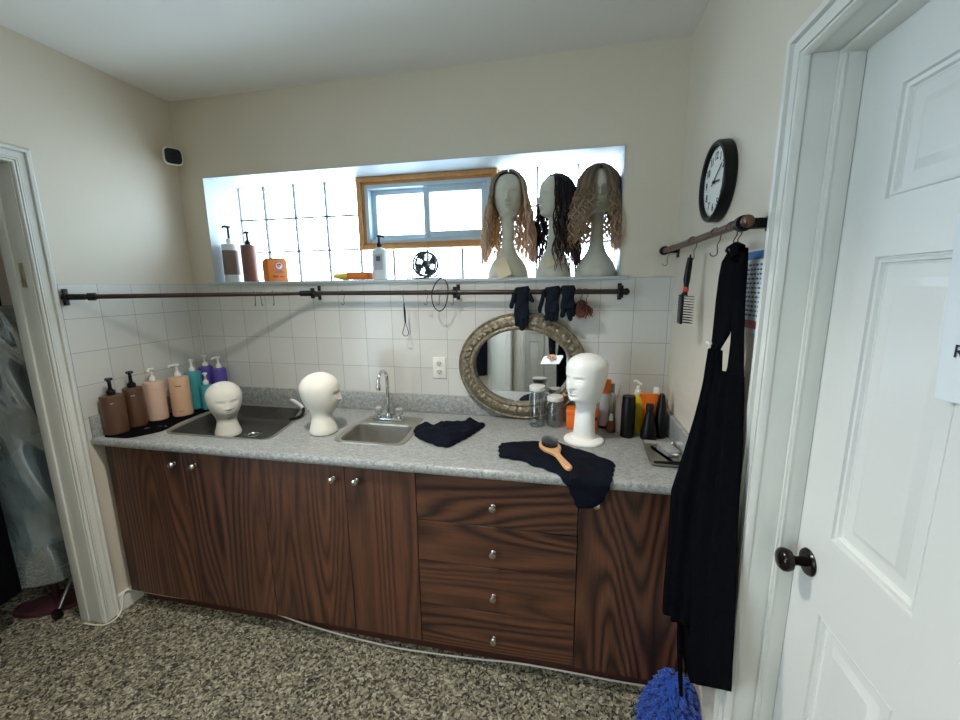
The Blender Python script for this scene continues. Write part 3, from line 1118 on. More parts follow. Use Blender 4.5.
def wig(label, loc, rotz, zc, R, gap, length, n, wave, freq, mate, spread=0.02, seed=1, lr=0.0075, part=(-0.05, 0.055), low=0.0):
    """zc: height of the scalp centre above loc; R=(rx,ry,rz); gap: open half angle at the face"""
    rnd = random.Random(seed)
    t = thing('wig', label, 'wig', loc, rotz)
    b = MB()
    rx, ry, rz = R
    # scalp cap
    def cap(u, v):
        ph = gap + 0.12 + u * (2 * pi - 2 * gap - 0.24)
        el = radians(-25) + v * radians(113)
        wgt = cos(el)
        return Vector((rx * 0.96 * wgt * sin(ph), -ry * 0.96 * wgt * cos(ph), zc + rz * 0.97 * sin(el)))
    b.grid(cap, 36, 12)

    def crown(u, v):      # front of the crown, above the hair line
        ph = -gap - 0.15 + u * 2 * (gap + 0.15)
        el = radians(60) + v * radians(30)
        wgt = cos(el)
        return Vector((rx * 0.97 * wgt * sin(ph), -ry * 0.97 * wgt * cos(ph), zc + rz * 0.975 * sin(el)))
    b.grid(crown, 14, 5)
    for i in range(n):
        f = (i + rnd.random() * 0.8) / n
        ph = gap + f * (2 * pi - 2 * gap)
        side = 1 if ph < pi else -1
        back = 1 - abs(ph - pi) / pi       # 1 at the back
        ys = part[0] + (part[1] - part[0]) * min(1, max(0, back * 1.25 - 0.1 + rnd.uniform(-0.1, 0.1)))
        k = rnd.uniform(1.0, 1.06)
        sx_ = side * rnd.uniform(0.001, 0.012)
        S = Vector((sx_ / rx, ys / ry, 0)); S.z = sqrt(max(0.02, 1 - S.x ** 2 - S.y ** 2))
        Ev = Vector((sin(ph), -cos(ph), -0.05)).normalized()
        pts = []
        a1, a2 = rnd.uniform(0, 6.28), rnd.uniform(0, 6.28)
        m1 = 9
        for j in range(m1):
            q = j / (m1 - 1)
            d = (S * (1 - q) + Ev * q).normalized()
            w_ = 0.25 * wave * q * sin(q * 5 + a1)
            pts.append(Vector((d.x * rx * k, d.y * ry * k + w_, d.z * rz * k + zc)))
        L = length * rnd.uniform(0.82, 1.03) * (1.0 if back < 0.8 else 0.97)
        e = pts[-1].copy()
        m2 = 24
        fr = freq * rnd.uniform(0.8, 1.2)
        out = Vector((sin(ph), -cos(ph), 0))
        drift = rnd.uniform(-0.012, 0.012)
        for j in range(1, m2 + 1):
            q = j / m2
            am = wave * min(1, q * 3 + 0.15) * rnd.uniform(0.92, 1.08)
            tgt = spread * (sin(q * pi * 0.62)) + drift * q
            side_v = Vector((-out.y, out.x, 0))
            p = e + out * (tgt + am * 0.7 * sin(fr * q * L + a1)) + side_v * (am * sin(fr * q * L * 0.93 + a2) + drift * q)
            p.z = e.z - q * L
            p.y = max(-0.118 - low, min(0.115, p.y))
            if low and p.x > 0.080:
                p.x = 0.080 + 0.013 * (1 - exp(-(p.x - 0.080) / 0.02))
            pts.append(p)
        r0 = lr * rnd.uniform(0.7, 1.25)
        rad = [r0 * (0.6 + 0.4 * min(1, j / 6)) * (1.0 if j < len(pts) - 8 else 0.25 + 0.75 * (len(pts) - 1 - j) / 8) for j in range(len(pts))]
        b.tube(pts, rad, 5, flat=0.55)
    obj('hair', b, mate, t)
    return t


SILL = WZ0 + 0.0005
HAIR_A = m_hair('ash_blonde_hair', (158, 144, 122), (214, 184, 156), (224, 194, 170), 0.5, 0.1)
HAIR_B = m_hair('dark_brown_hair', (52, 48, 52), (54, 44, 44), (86, 66, 58), 0.5, 0.05)
HAIR_C = m_hair('light_brown_hair', (134, 120, 102), (164, 142, 118), (190, 156, 128), 0.5, 0.15)
ma = long_mannequin('off-white mannequin wearing the straight-parted blonde wig, nearest the sliding window', (1.853, 0.112, SILL), radians(6), 0.312, 0.195, 0.105, 0.088)
b = MB()
b.box(-0.0325, 0.0325, -0.0008, 0.0008, -0.055, 0.055, rot=Matrix.Rotation(radians(-22), 3, 'Y') @ Matrix.Rotation(radians(-28), 3, 'X'))
b.tube([(-0.035, 0.02, 0.062), (-0.02, 0.012, 0.045)], 0.001, 5)
tagc = obj('price_tag', b, CARD, ma, loc=(-0.025, -0.112, 0.048))
wig('long blonde wavy wig with centre part on the mannequin nearest the sliding window', (1.853, 0.118, SILL), radians(6), 0.425, (0.087, 0.098, 0.097), 0.98, 0.362, 230, 0.010, 52, HAIR_A, 0.040, 3, 0.0046)
mb_ = long_mannequin('off-white mannequin turned sideways under the dark brown wig', (2.085, 0.118, SILL), radians(-58), 0.298, 0.190, 0.092, 0.088)
b = MB(); b.box(-0.045, 0.045, -0.0008, 0.0008, -0.026, 0.026, rot=Matrix.Rotation(radians(-14), 3, 'Y') @ Matrix.Rotation(radians(-25), 3, 'X'))
tagc = obj('price_tag', b, CARD, mb_, loc=(0.074, -0.034, 0.080), rot=(0, 0, radians(58)))
wig('long dark brown wavy wig on the sideways mannequin', (2.088, 0.122, SILL), radians(-58), 0.400, (0.084, 0.096, 0.092), 1.05, 0.362, 190, 0.009, 50, HAIR_B, 0.026, 5, 0.0048, part=(-0.05, 0.06))
long_mannequin('off-white mannequin almost hidden by the curly light brown wig', (2.292, 0.116, SILL), radians(2), 0.312, 0.195, 0.100, 0.088)
wig('bushy curly light brown wig at the right end of the window sill', (2.292, 0.122, SILL), radians(2), 0.418, (0.096, 0.104, 0.102), 0.30, 0.285, 320, 0.014, 95, HAIR_C, 0.066, 9, 0.0050, low=0.05)
# ------------------------------------------------------------------ pump bottles
def pump(parent, z, mate, r=0.012, hgt=0.055, ang=0.0, reach=0.036):
    b = MB()
    b.lathe([(r, z), (r * 1.02, z + 0.001), (r * 1.02, z + 0.016), (r * 0.9, z + 0.019), (r * 0.62, z + 0.021), (r * 0.6, z + 0.026), (r * 0.42, z + 0.027), (r * 0.42, z + hgt - 0.012),
             (r * 0.85, z + hgt - 0.010), (r * 0.9, z + hgt - 0.003), (r * 0.7, z + hgt), (0, z + hgt)], 18)
    c, s = cos(ang), sin(ang)
    pts = [(0.0, 0.0, z + hgt - 0.006), (c * reach * 0.55, s * reach * 0.55, z + hgt - 0.004), (c * reach * 0.9, s * reach * 0.9, z + hgt - 0.006), (c * reach, s * reach, z + hgt - 0.013)]
    b.tube(pts, [r * 0.5, r * 0.45, r * 0.38, r * 0.34], 8)
    return obj('pump', b, mate, parent)


def bottle_body(r, h, style='flat', sy=1.0):
    b = MB()
    if style == 'flat':
        pr = [(0, 0), (r - 0.004, 0), (r, 0.004), (r, h - 0.006), (r - 0.002, h - 0.002), (r - 0.008, h), (0.013, h + 0.001), (0.012, h + 0.006), (0, h + 0.006)]
    elif style == 'round':
        pr = [(0, 0), (r - 0.004, 0), (r, 0.005), (r, h * 0.80)] + [(0.012 + (r - 0.012) * cos(a), h * 0.80 + h * 0.19 * sin(a)) for a in [pi / 2 * i / 8 for i in range(1, 9)]] + [(0.012, h + 0.004), (0, h + 0.004)]
    else:
        pr = style
    b.lathe(pr, 36, sy=sy)
    return b


def pump_bottle(label, loc, r, h, bm_, pm, rotz=0.0, hgt=0.062, lab=None, style='flat', sy=1.0, ang=0.0, name='pump_bottle', cat='bottle', group=None, reach=0.036):
    t = thing(name, label, cat, loc, rotz, group)
    obj('bottle_body', bottle_body(r, h, style, sy), bm_, t)
    pump(t, h + 0.002, pm, 0.0172 if (pm is BLACKP and bm_ is BROWNP) else 0.0145, hgt, ang, reach)
    if lab:
        for (z0, z1, half, mm) in lab:
            b = MB()
            n = 14

            def strip(u, v, z0=z0, z1=z1, half=half):
                a = -pi / 2 + (u - 0.5) * 2 * half
                return Vector(((r + 0.0005) * cos(a), (r + 0.0005) * sy * sin(a), z0 + (z1 - z0) * v))
            b.grid(strip, n, 1)
            obj('printed_label', b, mm, t)
    return t


TOWZ = 0.9135
DK = mat('dark_print', (70, 52, 44), 0.6)
face_cam = radians(50)
pump_bottle('brown pump bottle at the front end of the row on the black mat', (0.066, -0.578, TOWZ), 0.0455, 0.187, BROWNP, BLACKP, face_cam, 0.078, [(0.150, 0.1535, 0.12, BEIGEP)], ang=radians(-90))
pump_bottle('second brown pump bottle from the front, against the pale pink bottle', (0.061, -0.478, TOWZ), 0.040, 0.198, BROWNP, BLACKP, face_cam, 0.078, [(0.160, 0.1635, 0.2, BEIGEP)], ang=radians(-90))
pump_bottle('pale pink pump bottle standing third in the row on the black mat', (0.066, -0.375, TOWZ), 0.0455, 0.205, BEIGEP, WHITEP, face_cam, 0.066, [(0.165, 0.1675, 0.3, PEACHP), (0.03, 0.032, 0.3, PEACHP)], ang=radians(-110))
pump_bottle('peach pump bottle nearest the large sink corner', (0.128, -0.288, TOWZ), 0.047, 0.212, PEACHP, WHITEP, radians(42), 0.066, [(0.165, 0.169, 0.28, DK), (0.03, 0.033, 0.2, DK)], ang=radians(-150))
pump_bottle('tall teal pump bottle between the peach and violet bottles', (0.095, -0.170, TOWZ), 0.040, 0.214, TEALP, WHITEP, face_cam, 0.066, ang=radians(100), reach=0.02)
pump_bottle('small teal pump bottle beside the foam head in the sink', (0.178, -0.172, TOWZ), 0.031, 0.142, TEALP, WHITEP, face_cam, 0.066, ang=radians(-90), reach=0.03)
pump_bottle('violet pump bottle behind the tall teal bottle', (0.078, -0.066, TOWZ), 0.037, 0.222, PURPLEP, WHITEP, face_cam, 0.066, ang=radians(-90))
pump_bottle('violet pump bottle nearest the backsplash, right of its twin', (0.168, -0.063, TOWZ), 0.037, 0.214, PURPLEP, WHITEP, face_cam, 0.066, ang=radians(-150))

# black mat under the bottles
b = MB()
MATP = [(0.195, -0.628), (0.262, -0.52), (0.222, -0.40), (0.205, -0.25), (0.215, -0.10), (0.18, -0.028), (0.03, -0.028), (0.027, -0.30), (0.027, -0.60), (0.06, -0.638)]
mp = roundpoly(MATP, 0.03, 4)
rnd = random.Random(2)
b.rings([[Vector((p.x, p.y, 0.9104)) for p in mp], [Vector((p.x, p.y, 0.9125)) for p in inset(mp, 0.001)], [Vector((p.x, p.y, 0.9133)) for p in inset(mp, 0.004)]])
mt = obj('bottle_mat', b, BLACKCLOTH)
tag(mt, 'black cloth mat under the row of pump bottles', 'mat')
HCP = ((0.185, -0.472, 10, 'small metal hair clip on the black mat beside the pale pink bottle'), (0.152, -0.508, 60, 'small metal hair clip on the black mat in front of the second brown bottle'), (0.216, -0.466, -30, 'small metal hair clip on the black mat at the sink edge'))
for k, (x, y, r_, lb) in enumerate(HCP):
    b = MB(); b.box(-0.011, 0.011, -0.003, 0.003, 0, 0.0014, 0.0004); b.tube([(-0.010, 0, 0.001), (0, 0.0, 0.0045), (0.010, 0, 0.002)], 0.0012, 6)
    tag(obj('hair_clip', b, NICKEL, None, (x, y, 0.9135), (0, 0, radians(r_))), lb, 'hair clip', 'hair clips on the black mat')

# ------------------------------------------------------------------ things on the window sill
t = pump_bottle('white pump bottle with taupe label in the left corner of the window sill', (0.216, 0.075, SILL), 0.0435, 0.218, WHITEP, BLACKP, radians(40), 0.10, None, ang=radians(-160), reach=0.028)
b = MB(); b.lathe([(0.0437, 0.042), (0.0441, 0.043), (0.0441, 0.180), (0.0437, 0.181)], 36, cap=False); obj('label_band', b, TAUPEP, t)
b = MB(); b.lathe([(0.013, 0.218), (0.015, 0.221), (0.015, 0.245), (0.012, 0.25), (0, 0.25)], 20); obj('collar', b, WHITEP, t)
pump_bottle('plain brown pump bottle beside the orange box on the sill', (0.331, 0.085, SILL), 0.0405, 0.210, mat('brown_mauve_plastic', (118, 82, 68), 0.4), BLACKP, 0, 0.075, None, ang=radians(170), reach=0.02)

bx = thing('baking_soda_box', 'orange cardboard box with round emblem on the window sill', 'box', (0.495, 0.090, SILL), radians(60))
b = MB(); b.box(-0.054, 0.054, -0.032, 0.048, 0, 0.122, 0.0015)
obj('carton', b, mat('orange_cardboard', (222, 122, 40), 0.55, var=0.04), bx)
b = MB()
b.box(-0.0475, -0.03, -0.03, 0.028, 0.122, 0.128, rot=None); b.box(-0.04, 0.046, -0.031, -0.029, 0.121, 0.131, 0.0004)
obj('lid_flap', b, mat('orange_cardboard_inner', (176, 108, 62), 0.7), bx)
ry90 = Matrix.Rotation(radians(90), 3, 'X')


def disc(b, r, y, cx, cz, r0=0.0, th=0.0005, seg=36):
    pr = [(r, 0), (r, th), (r0, th)] if r0 == 0 else [(r, 0), (r, th), (r0, th), (r0, 0)]
    if r0 == 0:
        pr = [(0, 0)] + pr[:2] + [(0, th)]
    else:
        pr = pr + [pr[0]]
    b.lathe(pr, seg, (cx, y, cz), rot=ry90, cap=False)


b = MB(); disc(b, 0.023, -0.0321, 0.008, 0.088); e1 = obj('emblem', b, mat('emblem_violet', (96, 84, 140), 0.5), bx)
b = MB(); disc(b, 0.019, -0.0327, 0.008, 0.088); obj('emblem_disc', b, WHITEP, e1)
b = MB()
b.tube([(0.018, -0.0335, 0.096), (0.005, -0.0335, 0.099), (-0.004, -0.0335, 0.091), (0.003, -0.0335, 0.081), (0.012, -0.0335, 0.083)], [0.0030, 0.0034, 0.0036, 0.0034, 0.0028], 6, flat=0.3)
b.box(0.003, 0.018, -0.0338, -0.033, 0.089, 0.0945, 0.0004)
obj('emblem_arm', b, REDP, e1)
b = MB(); b.box(-0.014, 0.030, -0.0326, -0.0319, 0.055, 0.060); b.box(-0.02, 0.036, -0.0326, -0.0319, 0.0475, 0.0515)
obj('print_lines', b, mat('emblem_violet', (110, 84, 120), 0.5), bx)
b = MB(); b.box(-0.03, -0.002, -0.0326, -0.0319, 0.022, 0.034, 0.0003); b.box(0.006, 0.036, -0.0326, -0.0319, 0.024, 0.031, 0.0003)
obj('print_block', b, mat('brown_print', (150, 62, 30), 0.5), bx)

pk = thing('sponge_packet', 'yellow packet with orange sponge lying on the window sill', 'packet', (0.995, 0.085, SILL))
b = MB()


def packet(u, v):
    a = 2 * pi * u
    x = -0.115 + 0.20 * v
    k = 0.35 + 0.65 * sin(pi * min(1, v * 1.1 + 0.05)) ** 0.6
    return Vector((x + 0.004 * sin(9 * v + a), 0.050 * cos(a) * k, 0.023 + 0.0215 * sin(a) * k + 0.002 * sin(13 * v + 3 * a)))


b.grid(packet, 20, 22, True); obj('wrapper', b, YELLOWP, pk)
b = MB(); b.box(-0.020, 0.105, -0.054, 0.035, 0.002, 0.042, 0.008, 3); obj('sponge', b, mat('orange_sponge', (206, 112, 44), 0.9, var=0.15, bump=0.6, bscale=200), pk)

t = pump_bottle('white round-shouldered pump bottle below the sliding window', (1.152, 0.085, SILL), 0.042, 0.172, mat('cool_white_plastic', (206, 216, 220), 0.35), BLACKP, radians(12), 0.062, None, 'round', ang=radians(0), reach=0.026)
b = MB()


def lab(u, v):
    a = -pi / 2 + (u - 0.5) * 1.1
    return Vector((0.0425 * cos(a), 0.0425 * sin(a), 0.052 + 0.082 * v))


b.grid(lab, 10, 1); obj('printed_label', b, mat('grey_label', (170, 182, 190), 0.5), t)
b = MB()


def lab2(u, v):
    a = -pi / 2 + (u - 0.5) * 0.55
    return Vector((0.0429 * cos(a), 0.0429 * sin(a), 0.098 + 0.026 * v))


b.grid(lab2, 10, 1); obj('label_mark', b, mat('slate_print', (84, 92, 104), 0.5), t)

# little desk fan with its cable looping over the rod
fn = thing('desk_fan', 'small grey desk fan on the window sill with a black cable loop', 'fan', (1.417, 0.075, SILL))
FANM = mat('grey_fan_plastic', (50, 60, 68), 0.4, 0.2)
fc = Vector((0, -0.005, 0.078))
rf = Matrix.Rotation(radians(82), 3, 'X')
b = MB()
for (rad, yy) in ((0.062, -0.018), (0.062, 0.018), (0.040, -0.023), (0.020, -0.026)):
    b.tube([fc + Vector((rad * cos(a), yy, rad * sin(a))) for a in [2 * pi * i / 36 for i in range(36)]], 0.0052 if rad > 0.05 else 0.0022, 7, closed=True)
for i in range(14):
    a = 2 * pi * i / 14
    b.tube([fc + Vector((rr * cos(a), yy, rr * sin(a))) for rr, yy in ((0.012, -0.027), (0.04, -0.023), (0.060, -0.018), (0.063, 0.0), (0.062, 0.018))], 0.0020, 5)
obj('guard', b, FANM, fn)
b = MB()
for i in range(4):
    a0 = 2 * pi * i / 4 + 0.4

    def blade(u, v, a0=a0):
        a = a0 + (u - 0.5) * 1.05 * (0.55 + 0.45 * v)
        r_ = 0.012 + 0.043 * v
        return fc + Vector((r_ * cos(a), -0.010 + 0.02 * u, r_ * sin(a)))
    b.grid(blade, 8, 6)
obj('blades', b, FANM, fn)
b = MB(); b.lathe([(0, -0.02), (0.014, -0.018), (0.016, 0.0), (0.02, 0.012), (0.02, 0.03), (0, 0.034)], 20, fc, rot=Matrix.Rotation(radians(-90), 3, 'X')); obj('motor', b, BLACKP, fn)
b = MB()
b.tube([(-0.066, 0, 0.078), (-0.075, 0, 0.05), (-0.078, 0, 0.004), (-0.05, 0.02, 0.003), (0.05, 0.02, 0.003), (0.078, 0, 0.004), (0.075, 0, 0.05), (0.066, 0, 0.078)], 0.0036, 7)
b.tube([(-0.078, 0, 0.004), (-0.05, -0.035, 0.003), (0.05, -0.035, 0.003), (0.078, 0, 0.004)], 0.0026, 7)
obj('stand', b, FANM, fn)
b = MB()
loop = catmull([(0.02, 0.03, 0.06), (0.05, 0.02, 0.012), (-0.06, -0.02, 0.018), (-0.10, -0.03, 0.004), (-0.02, -0.045, 0.006), (0.05, -0.06, 0.010), (0.105, -0.092, 0.012), (0.150, -0.128, -0.02), (0.165, -0.158, -0.075), (0.150, -0.160, -0.135),
                (0.120, -0.160, -0.160), (0.09, -0.160, -0.135), (0.082, -0.158, -0.075), (0.098, -0.128, -0.018), (0.13, -0.092, 0.006), (0.19, -0.06, 0.005), (0.20, -0.02, 0.004)], 6)
b.tube(loop, 0.0028, 7)
obj('power_cord', b, BLACKP, fn)

# ------------------------------------------------------------------ wall outlet
ou = thing('wall_outlet', 'beige double wall outlet on the tiles left of the oval mirror', 'outlet', (1.503, -0.004, 1.158))
b = MB(); b.box(-0.036, 0.036, -0.006, 0, -0.0575, 0.0575, 0.003, 2); obj('cover_plate', b, mat('ivory_plastic', (222, 220, 212), 0.4), ou)
for zz in (-0.022, 0.022):
    b = MB(); b.lathe([(0, 0), (0.0165, 0), (0.0165, 0.0025), (0, 0.0025)], 24, (0, -0.006, zz), sy=0.82, rot=ry90)
    rc = obj('receptacle', b, mat('ivory_plastic', (200, 196, 184), 0.4), ou)
    b = MB(); b.box(-0.008, -0.0055, -0.0092, -0.0084, zz - 0.001, zz + 0.008); b.box(0.0055, 0.008, -0.0092, -0.0084, zz - 0.001, zz + 0.007)
    b.lathe([(0, 0), (0.0028, 0), (0.0028, 0.0008), (0, 0.0008)], 10, (0, -0.0084, zz - 0.007), rot=ry90)
    obj('slot', b, INK, rc)

# ------------------------------------------------------------------ rods
ROD_Z = 1.5535
rd = thing('hanging_rod', 'long dark metal rod fixed in front of the wall tiles under the window', 'rod', (0.829, 0, ROD_Z))
b = MB(); b.tube([(-0.03, -0.07, 0.002), (1.60, -0.07, -0.003)], 0.0115, 14); obj('pipe', b, RODDARK, rd)


def bracket(parent, x, z, end=None):
    b = MB()
    b.box(x - 0.009, x + 0.009, -0.010, -0.004, z - 0.038, z + 0.038, 0.002)
    b.box(x - 0.007, x + 0.007, -0.06, -0.008, z - 0.020, z - 0.012, 0.002)
    b.tube([(x - 0.01, -0.07, z), (x + 0.01, -0.07, z)], 0.0165, 14)
    for s in (-1, 1):
        b.ball((x, -0.010, z + s * 0.028), 0.005, 0.003, 0.005, 8)
        b.box(x - 0.010, x + 0.010, -0.075, -0.062, z + s * 0.020 - 0.008, z + s * 0.020 + 0.008, 0.003)
    if end:
        b.ball((x + end * 0.022, -0.07, z), 0.016, 0.016, 0.016, 14)
    return obj('bracket', b, BLACKM, parent)


bracket(rd, 0.0, 0.002, None); bracket(rd, 0.785, 0.0, None); bracket(rd, 1.567, -0.003, 1)
rl = thing('hanging_rod', 'dark brown rod crossing the left corner from the door casing to the back wall', 'rod', (0.0, -0.661, 1.557))
b = MB(); b.tube([(0.025, 0.018, 0), (0.80, 0.585, -0.001)], 0.0105, 14); obj('pipe', b, mat('brown_rod', (66, 48, 42), 0.38, 0.5, var=0.2, vscale=10), rl)
b = MB()
b.box(0.012, 0.019, -0.010, 0.030, -0.036, 0.036, 0.002, rot=Matrix.Rotation(radians(36), 3, 'Z')); b.box(0.0, 0.02, -0.002, 0.014, -0.01, 0.01, 0.002)
b.tube([(0.004, 0.008, 0), (0.07, 0.051, 0)], [0.013, 0.013], 12)
b.tube([(0.075, 0.055, 0), (0.098, 0.071, 0)], [0.017, 0.017], 12)
obj('bracket', b, BLACKM, rl)
b = MB(); b.tube([(0.772, 0.565, -0.001), (0.835, 0.592, -0.001)], 0.0155, 12); obj('joint', b, BLACKM, rl)


# S-hooks
HOOKM = mat('dull_bronze_wire', (84, 74, 66), 0.4, 0.7)
def s_hook(label, loc, rotz=0.0, L=0.06, group='small metal S-hooks on the rods'):
    h = thing('s_hook', label, 'hook', loc, rotz, group)
    b = MB()
    pts = [(0, 0.0145 * cos(a), 0.0145 * sin(a)) for a in [radians(d) for d in range(-20, 190, 15)]]
    pts += [(0, -0.0125, -0.02), (0, -0.006, -L * 0.6)]
    pts += [(0, 0.002 - 0.010 * cos(a), -L - 0.010 * sin(a)) for a in [radians(d) for d in range(0, 200, 20)]]
    b.tube(pts, 0.0016, 6)
    obj('wire', b, HOOKM, h)
    return h


def on_left(x):    # point on the slanting rod
    return (x, -0.661 + x * 0.7313, 1.5565)


h0 = s_hook('empty metal hook at the left of a close pair on the slanting brown rod', on_left(0.60), radians(53), 0.05)
dup(h0, on_left(0.625), radians(20), 'empty metal hook at the right of a close pair on the slanting brown rod')
dup(h0, on_left(0.668), radians(53), 'single empty hook on the slanting rod just left of the black joint')
bx_ = lambda x: (x, -0.07, 1.5535 - 0.002 * (x - 0.8))
dup(h0, bx_(1.004), radians(70), 'empty metal hook on the straight rod below the yellow packet')
dup(h0, bx_(1.345), radians(5), 'metal hook carrying the black looped hair tool')
dup(h0, bx_(1.462), radians(70), 'empty metal hook just left of the black cable loop')
dup(h0, bx_(1.527), radians(60), 'metal hook hanging inside the black cable loop')
dup(h0, bx_(1.600), radians(60), 'empty metal hook against the middle rod bracket')
dup(h0, bx_(2.212), radians(70), 'left one of two hooks carrying the red-brown hairpiece')
dup(h0, bx_(2.238), radians(80), 'right one of two hooks carrying the red-brown hairpiece')

# looped hair tool
lt = thing('loop_tool', 'slim black hair tool with a purple wire loop hanging from the rod', 'hair tool', (1.345, -0.070, 1.478))
b = MB(); b.tube([(0, 0, 0.006), (0.001, 0, -0.02), (0.002, 0, -0.075)], [0.0045, 0.0055, 0.0045], 8); b.tube([(0, 0.008 * cos(a), 0.010 + 0.008 * sin(a)) for a in [2 * pi * i / 12 for i in range(12)]], 0.0016, 5, closed=True)
obj('handle', b, BLACKP, lt)
b = MB()
b.tube(catmull([(0.002, 0, -0.07), (-0.006, 0, -0.10), (-0.015, 0, -0.128), (-0.008, 0, -0.143), (0.008, 0, -0.143), (0.017, 0, -0.128), (0.010, 0, -0.10), (0.002, 0, -0.07)], 5), 0.0022, 6)
obj('wire_loop', b, mat('purple_brown_wire', (72, 48, 58), 0.4), lt)


# gloves over the rod
def glove(label, loc, rotz, fingers, cuff, seed):
    """fingers: list of (x0, x1, length, width) hanging from the palm"""
    rnd = random.Random(seed)
    t = thing('rubber_glove', label, 'glove', loc, rotz, 'black gloves on the rod')
    w, L = cuff
    b = MB()

    def palm(u, v):
        a = 2 * pi * u
        # wraps up over the rod then down in front
        z = 0.024 - (L + 0.02) * v
        hw = w * (0.92 + 0.08 * sin(3 * v + seed)) * (1 if v > 0.12 else 0.80 + 1.6 * v)
        th = 0.017 if v < 0.2 else 0.015
        y = -0.012 * v
        return Vector((hw * cos(a) + 0.003 * sin(9 * v + a), y + th * sin(a) + 0.002 * sin(3 * a + 8 * v), z + 0.004 * cos(a) * sin(5 * v + seed)))
    b.grid(palm, 26, 16, True)
    top = [v for v in b.bm.verts]
    n = 26
    b.bm.faces.new([top[i] for i in range(n)])
    b.bm.faces.new([top[-n + i] for i in range(n)])
    obj('palm', b, GLOVE, t)
    for (x0, x1, zt, L_, r) in fingers:
        f = MB()
        pts = [(x0, -0.010, zt), (x0 * 0.6 + x1 * 0.4, -0.013, zt - L_ * 0.4), (x1, -0.012, zt - L_ * 0.8), (x1 + rnd.uniform(-.002, .002), -0.010, zt - L_)]
        f.tube(catmull(pts, 4), [r] * 9 + [r * 0.95, r * 0.85, r * 0.7, r * 0.35], 10, flat=0.75)
        obj('finger', f, GLOVE, t)
    return t


glove('black rubber glove hanging alone on the rod above the mirror top', (1.945, -0.070, ROD_Z), 0, [(-0.034, -0.048, -0.005, 0.075, 0.011), (-0.022, -0.018, -0.11, 0.055, 0.013), (0.0, 0.003, -0.11, 0.075, 0.013), (0.022, 0.022, -0.10, 0.06, 0.012), (0.036, 0.050, -0.01, 0.040, 0.010)], (0.038, 0.13), 1)
glove('black rubber glove in front of the pair, with its thumb hanging left', (2.088, -0.074, ROD_Z), 0, [(-0.036, -0.056, 0.01, 0.11, 0.010), (-0.020, -0.022, -0.09, 0.045, 0.012), (0.0, 0.0, -0.09, 0.05, 0.013), (0.02, 0.020, -0.09, 0.045, 0.012)], (0.038, 0.10), 2)
glove('black rubber glove at the right of the pair, next to the hairpiece', (2.160, -0.078, ROD_Z + 0.004), radians(6), [(-0.018, -0.024, -0.07, 0.055, 0.012), (0.0, 0.012, -0.07, 0.07, 0.012), (0.02, 0.024, -0.06, 0.06, 0.011)], (0.036, 0.085), 3)

# red-brown hairpiece
hp = thing('hairpiece', 'small red-brown curly hairpiece hanging from two hooks beside the gloves', 'hairpiece', (2.222, -0.075, 1.502))
b = MB(); rnd = random.Random(11)
for i in range(46):
    a = rnd.uniform(0, 6.28); r_ = rnd.uniform(0.008, 0.036)
    p = [Vector((0.006 * cos(a), 0.006 * sin(a), 0.008))]
    ph = rnd.uniform(0, 6.28)
    for j in range(1, 12):
        q = j / 11
        ra = r_ * sin(min(1, q * 1.7) * pi / 2)
        p.append(Vector((ra * cos(a) + 0.010 * sin(6 * q + ph) + 0.012 * q, 0.6 * ra * sin(a) + 0.006 * cos(7 * q + ph), 0.008 - 0.075 * q * rnd.uniform(0.8, 1.15))))
    b.tube(p, [0.0045] * 8 + [0.004, 0.003, 0.002, 0.001], 5)
obj('curls', b, m_hair('red_brown_hair', (80, 50, 42), (116, 66, 52), (150, 96, 76), 0.0, -0.08), hp)

# ------------------------------------------------------------------ oval mirror
mr = thing('oval_mirror', 'oval wall mirror in a carved antique gold frame leaning above the worktop', 'mirror', (1.940, -0.030, 1.184), rot=(radians(-0.8), 0, 0))
A, B_ = 0.320, 0.268
fp = [(0.0, 0.006), (0.0, -0.018), (0.006, -0.024), (0.014, -0.020), (0.020, -0.022), (0.030, -0.034), (0.042, -0.040), (0.054, -0.038), (0.062, -0.030), (0.066, -0.031), (0.072, -0.036), (0.079, -0.034), (0.083, -0.026), (0.083, -0.012), (0.078, 0.006)]
b = MB()
NS = 360
rings = []
for k, (u, y) in enumerate(fp):
    r = []
    for i in range(NS):
        a = 2 * pi * i / NS
        d = 0.0
        if 5 <= k <= 7:
            d = -0.0035 * sin(a * 46 + (k - 6) * 1.9) - 0.003 * sin(a * 83 + k * 2.6)
        r.append(Vector(((A - u) * cos(a), y + d, (B_ - u) * sin(a))))
    rings.append(r)
rings.append(rings[0])
b.rings(rings, True, False, False)
t = NT('antique_gold_carving')
v = t.coords()
vo = t.n('ShaderNodeTexVoronoi'); vo.feature = 'SMOOTH_F1'; vo.inputs['Scale'].default_value = 75
t.l(v, vo.inputs['Vector'])
n = t.noise(v, 45, 3)
ad = t.n('ShaderNodeMath', operation='MULTIPLY_ADD'); ad.inputs[1].default_value = 0.5
t.l(n.outputs['Fac'], ad.inputs[0]); t.l(vo.outputs['Distance'], ad.inputs[2])
t.l(t.ramp(ad.outputs[0], [(0.2, lin((82, 74, 60))), (0.5, lin((112, 103, 86))), (0.8, lin((140, 130, 108)))]), t.b.inputs['Base Color'])
t.b.inputs['Roughness'].default_value = 0.42; t.b.inputs['Metallic'].default_value = 0.35
t.bump(ad.outputs[0], 0.7, 0.006)
obj('frame', b, t.m, mr)
b = MB()
ga, gbb = A - 0.078, B_ - 0.078
b.rings([[Vector((ga * cos(2 * pi * i / 96), 0.003, gbb * sin(2 * pi * i / 96))) for i in range(96)], [Vector((ga * cos(2 * pi * i / 96), -0.004, gbb * sin(2 * pi * i / 96))) for i in range(96)]])
obj('mirror_glass', b, MIRROR, mr)
b = MB()
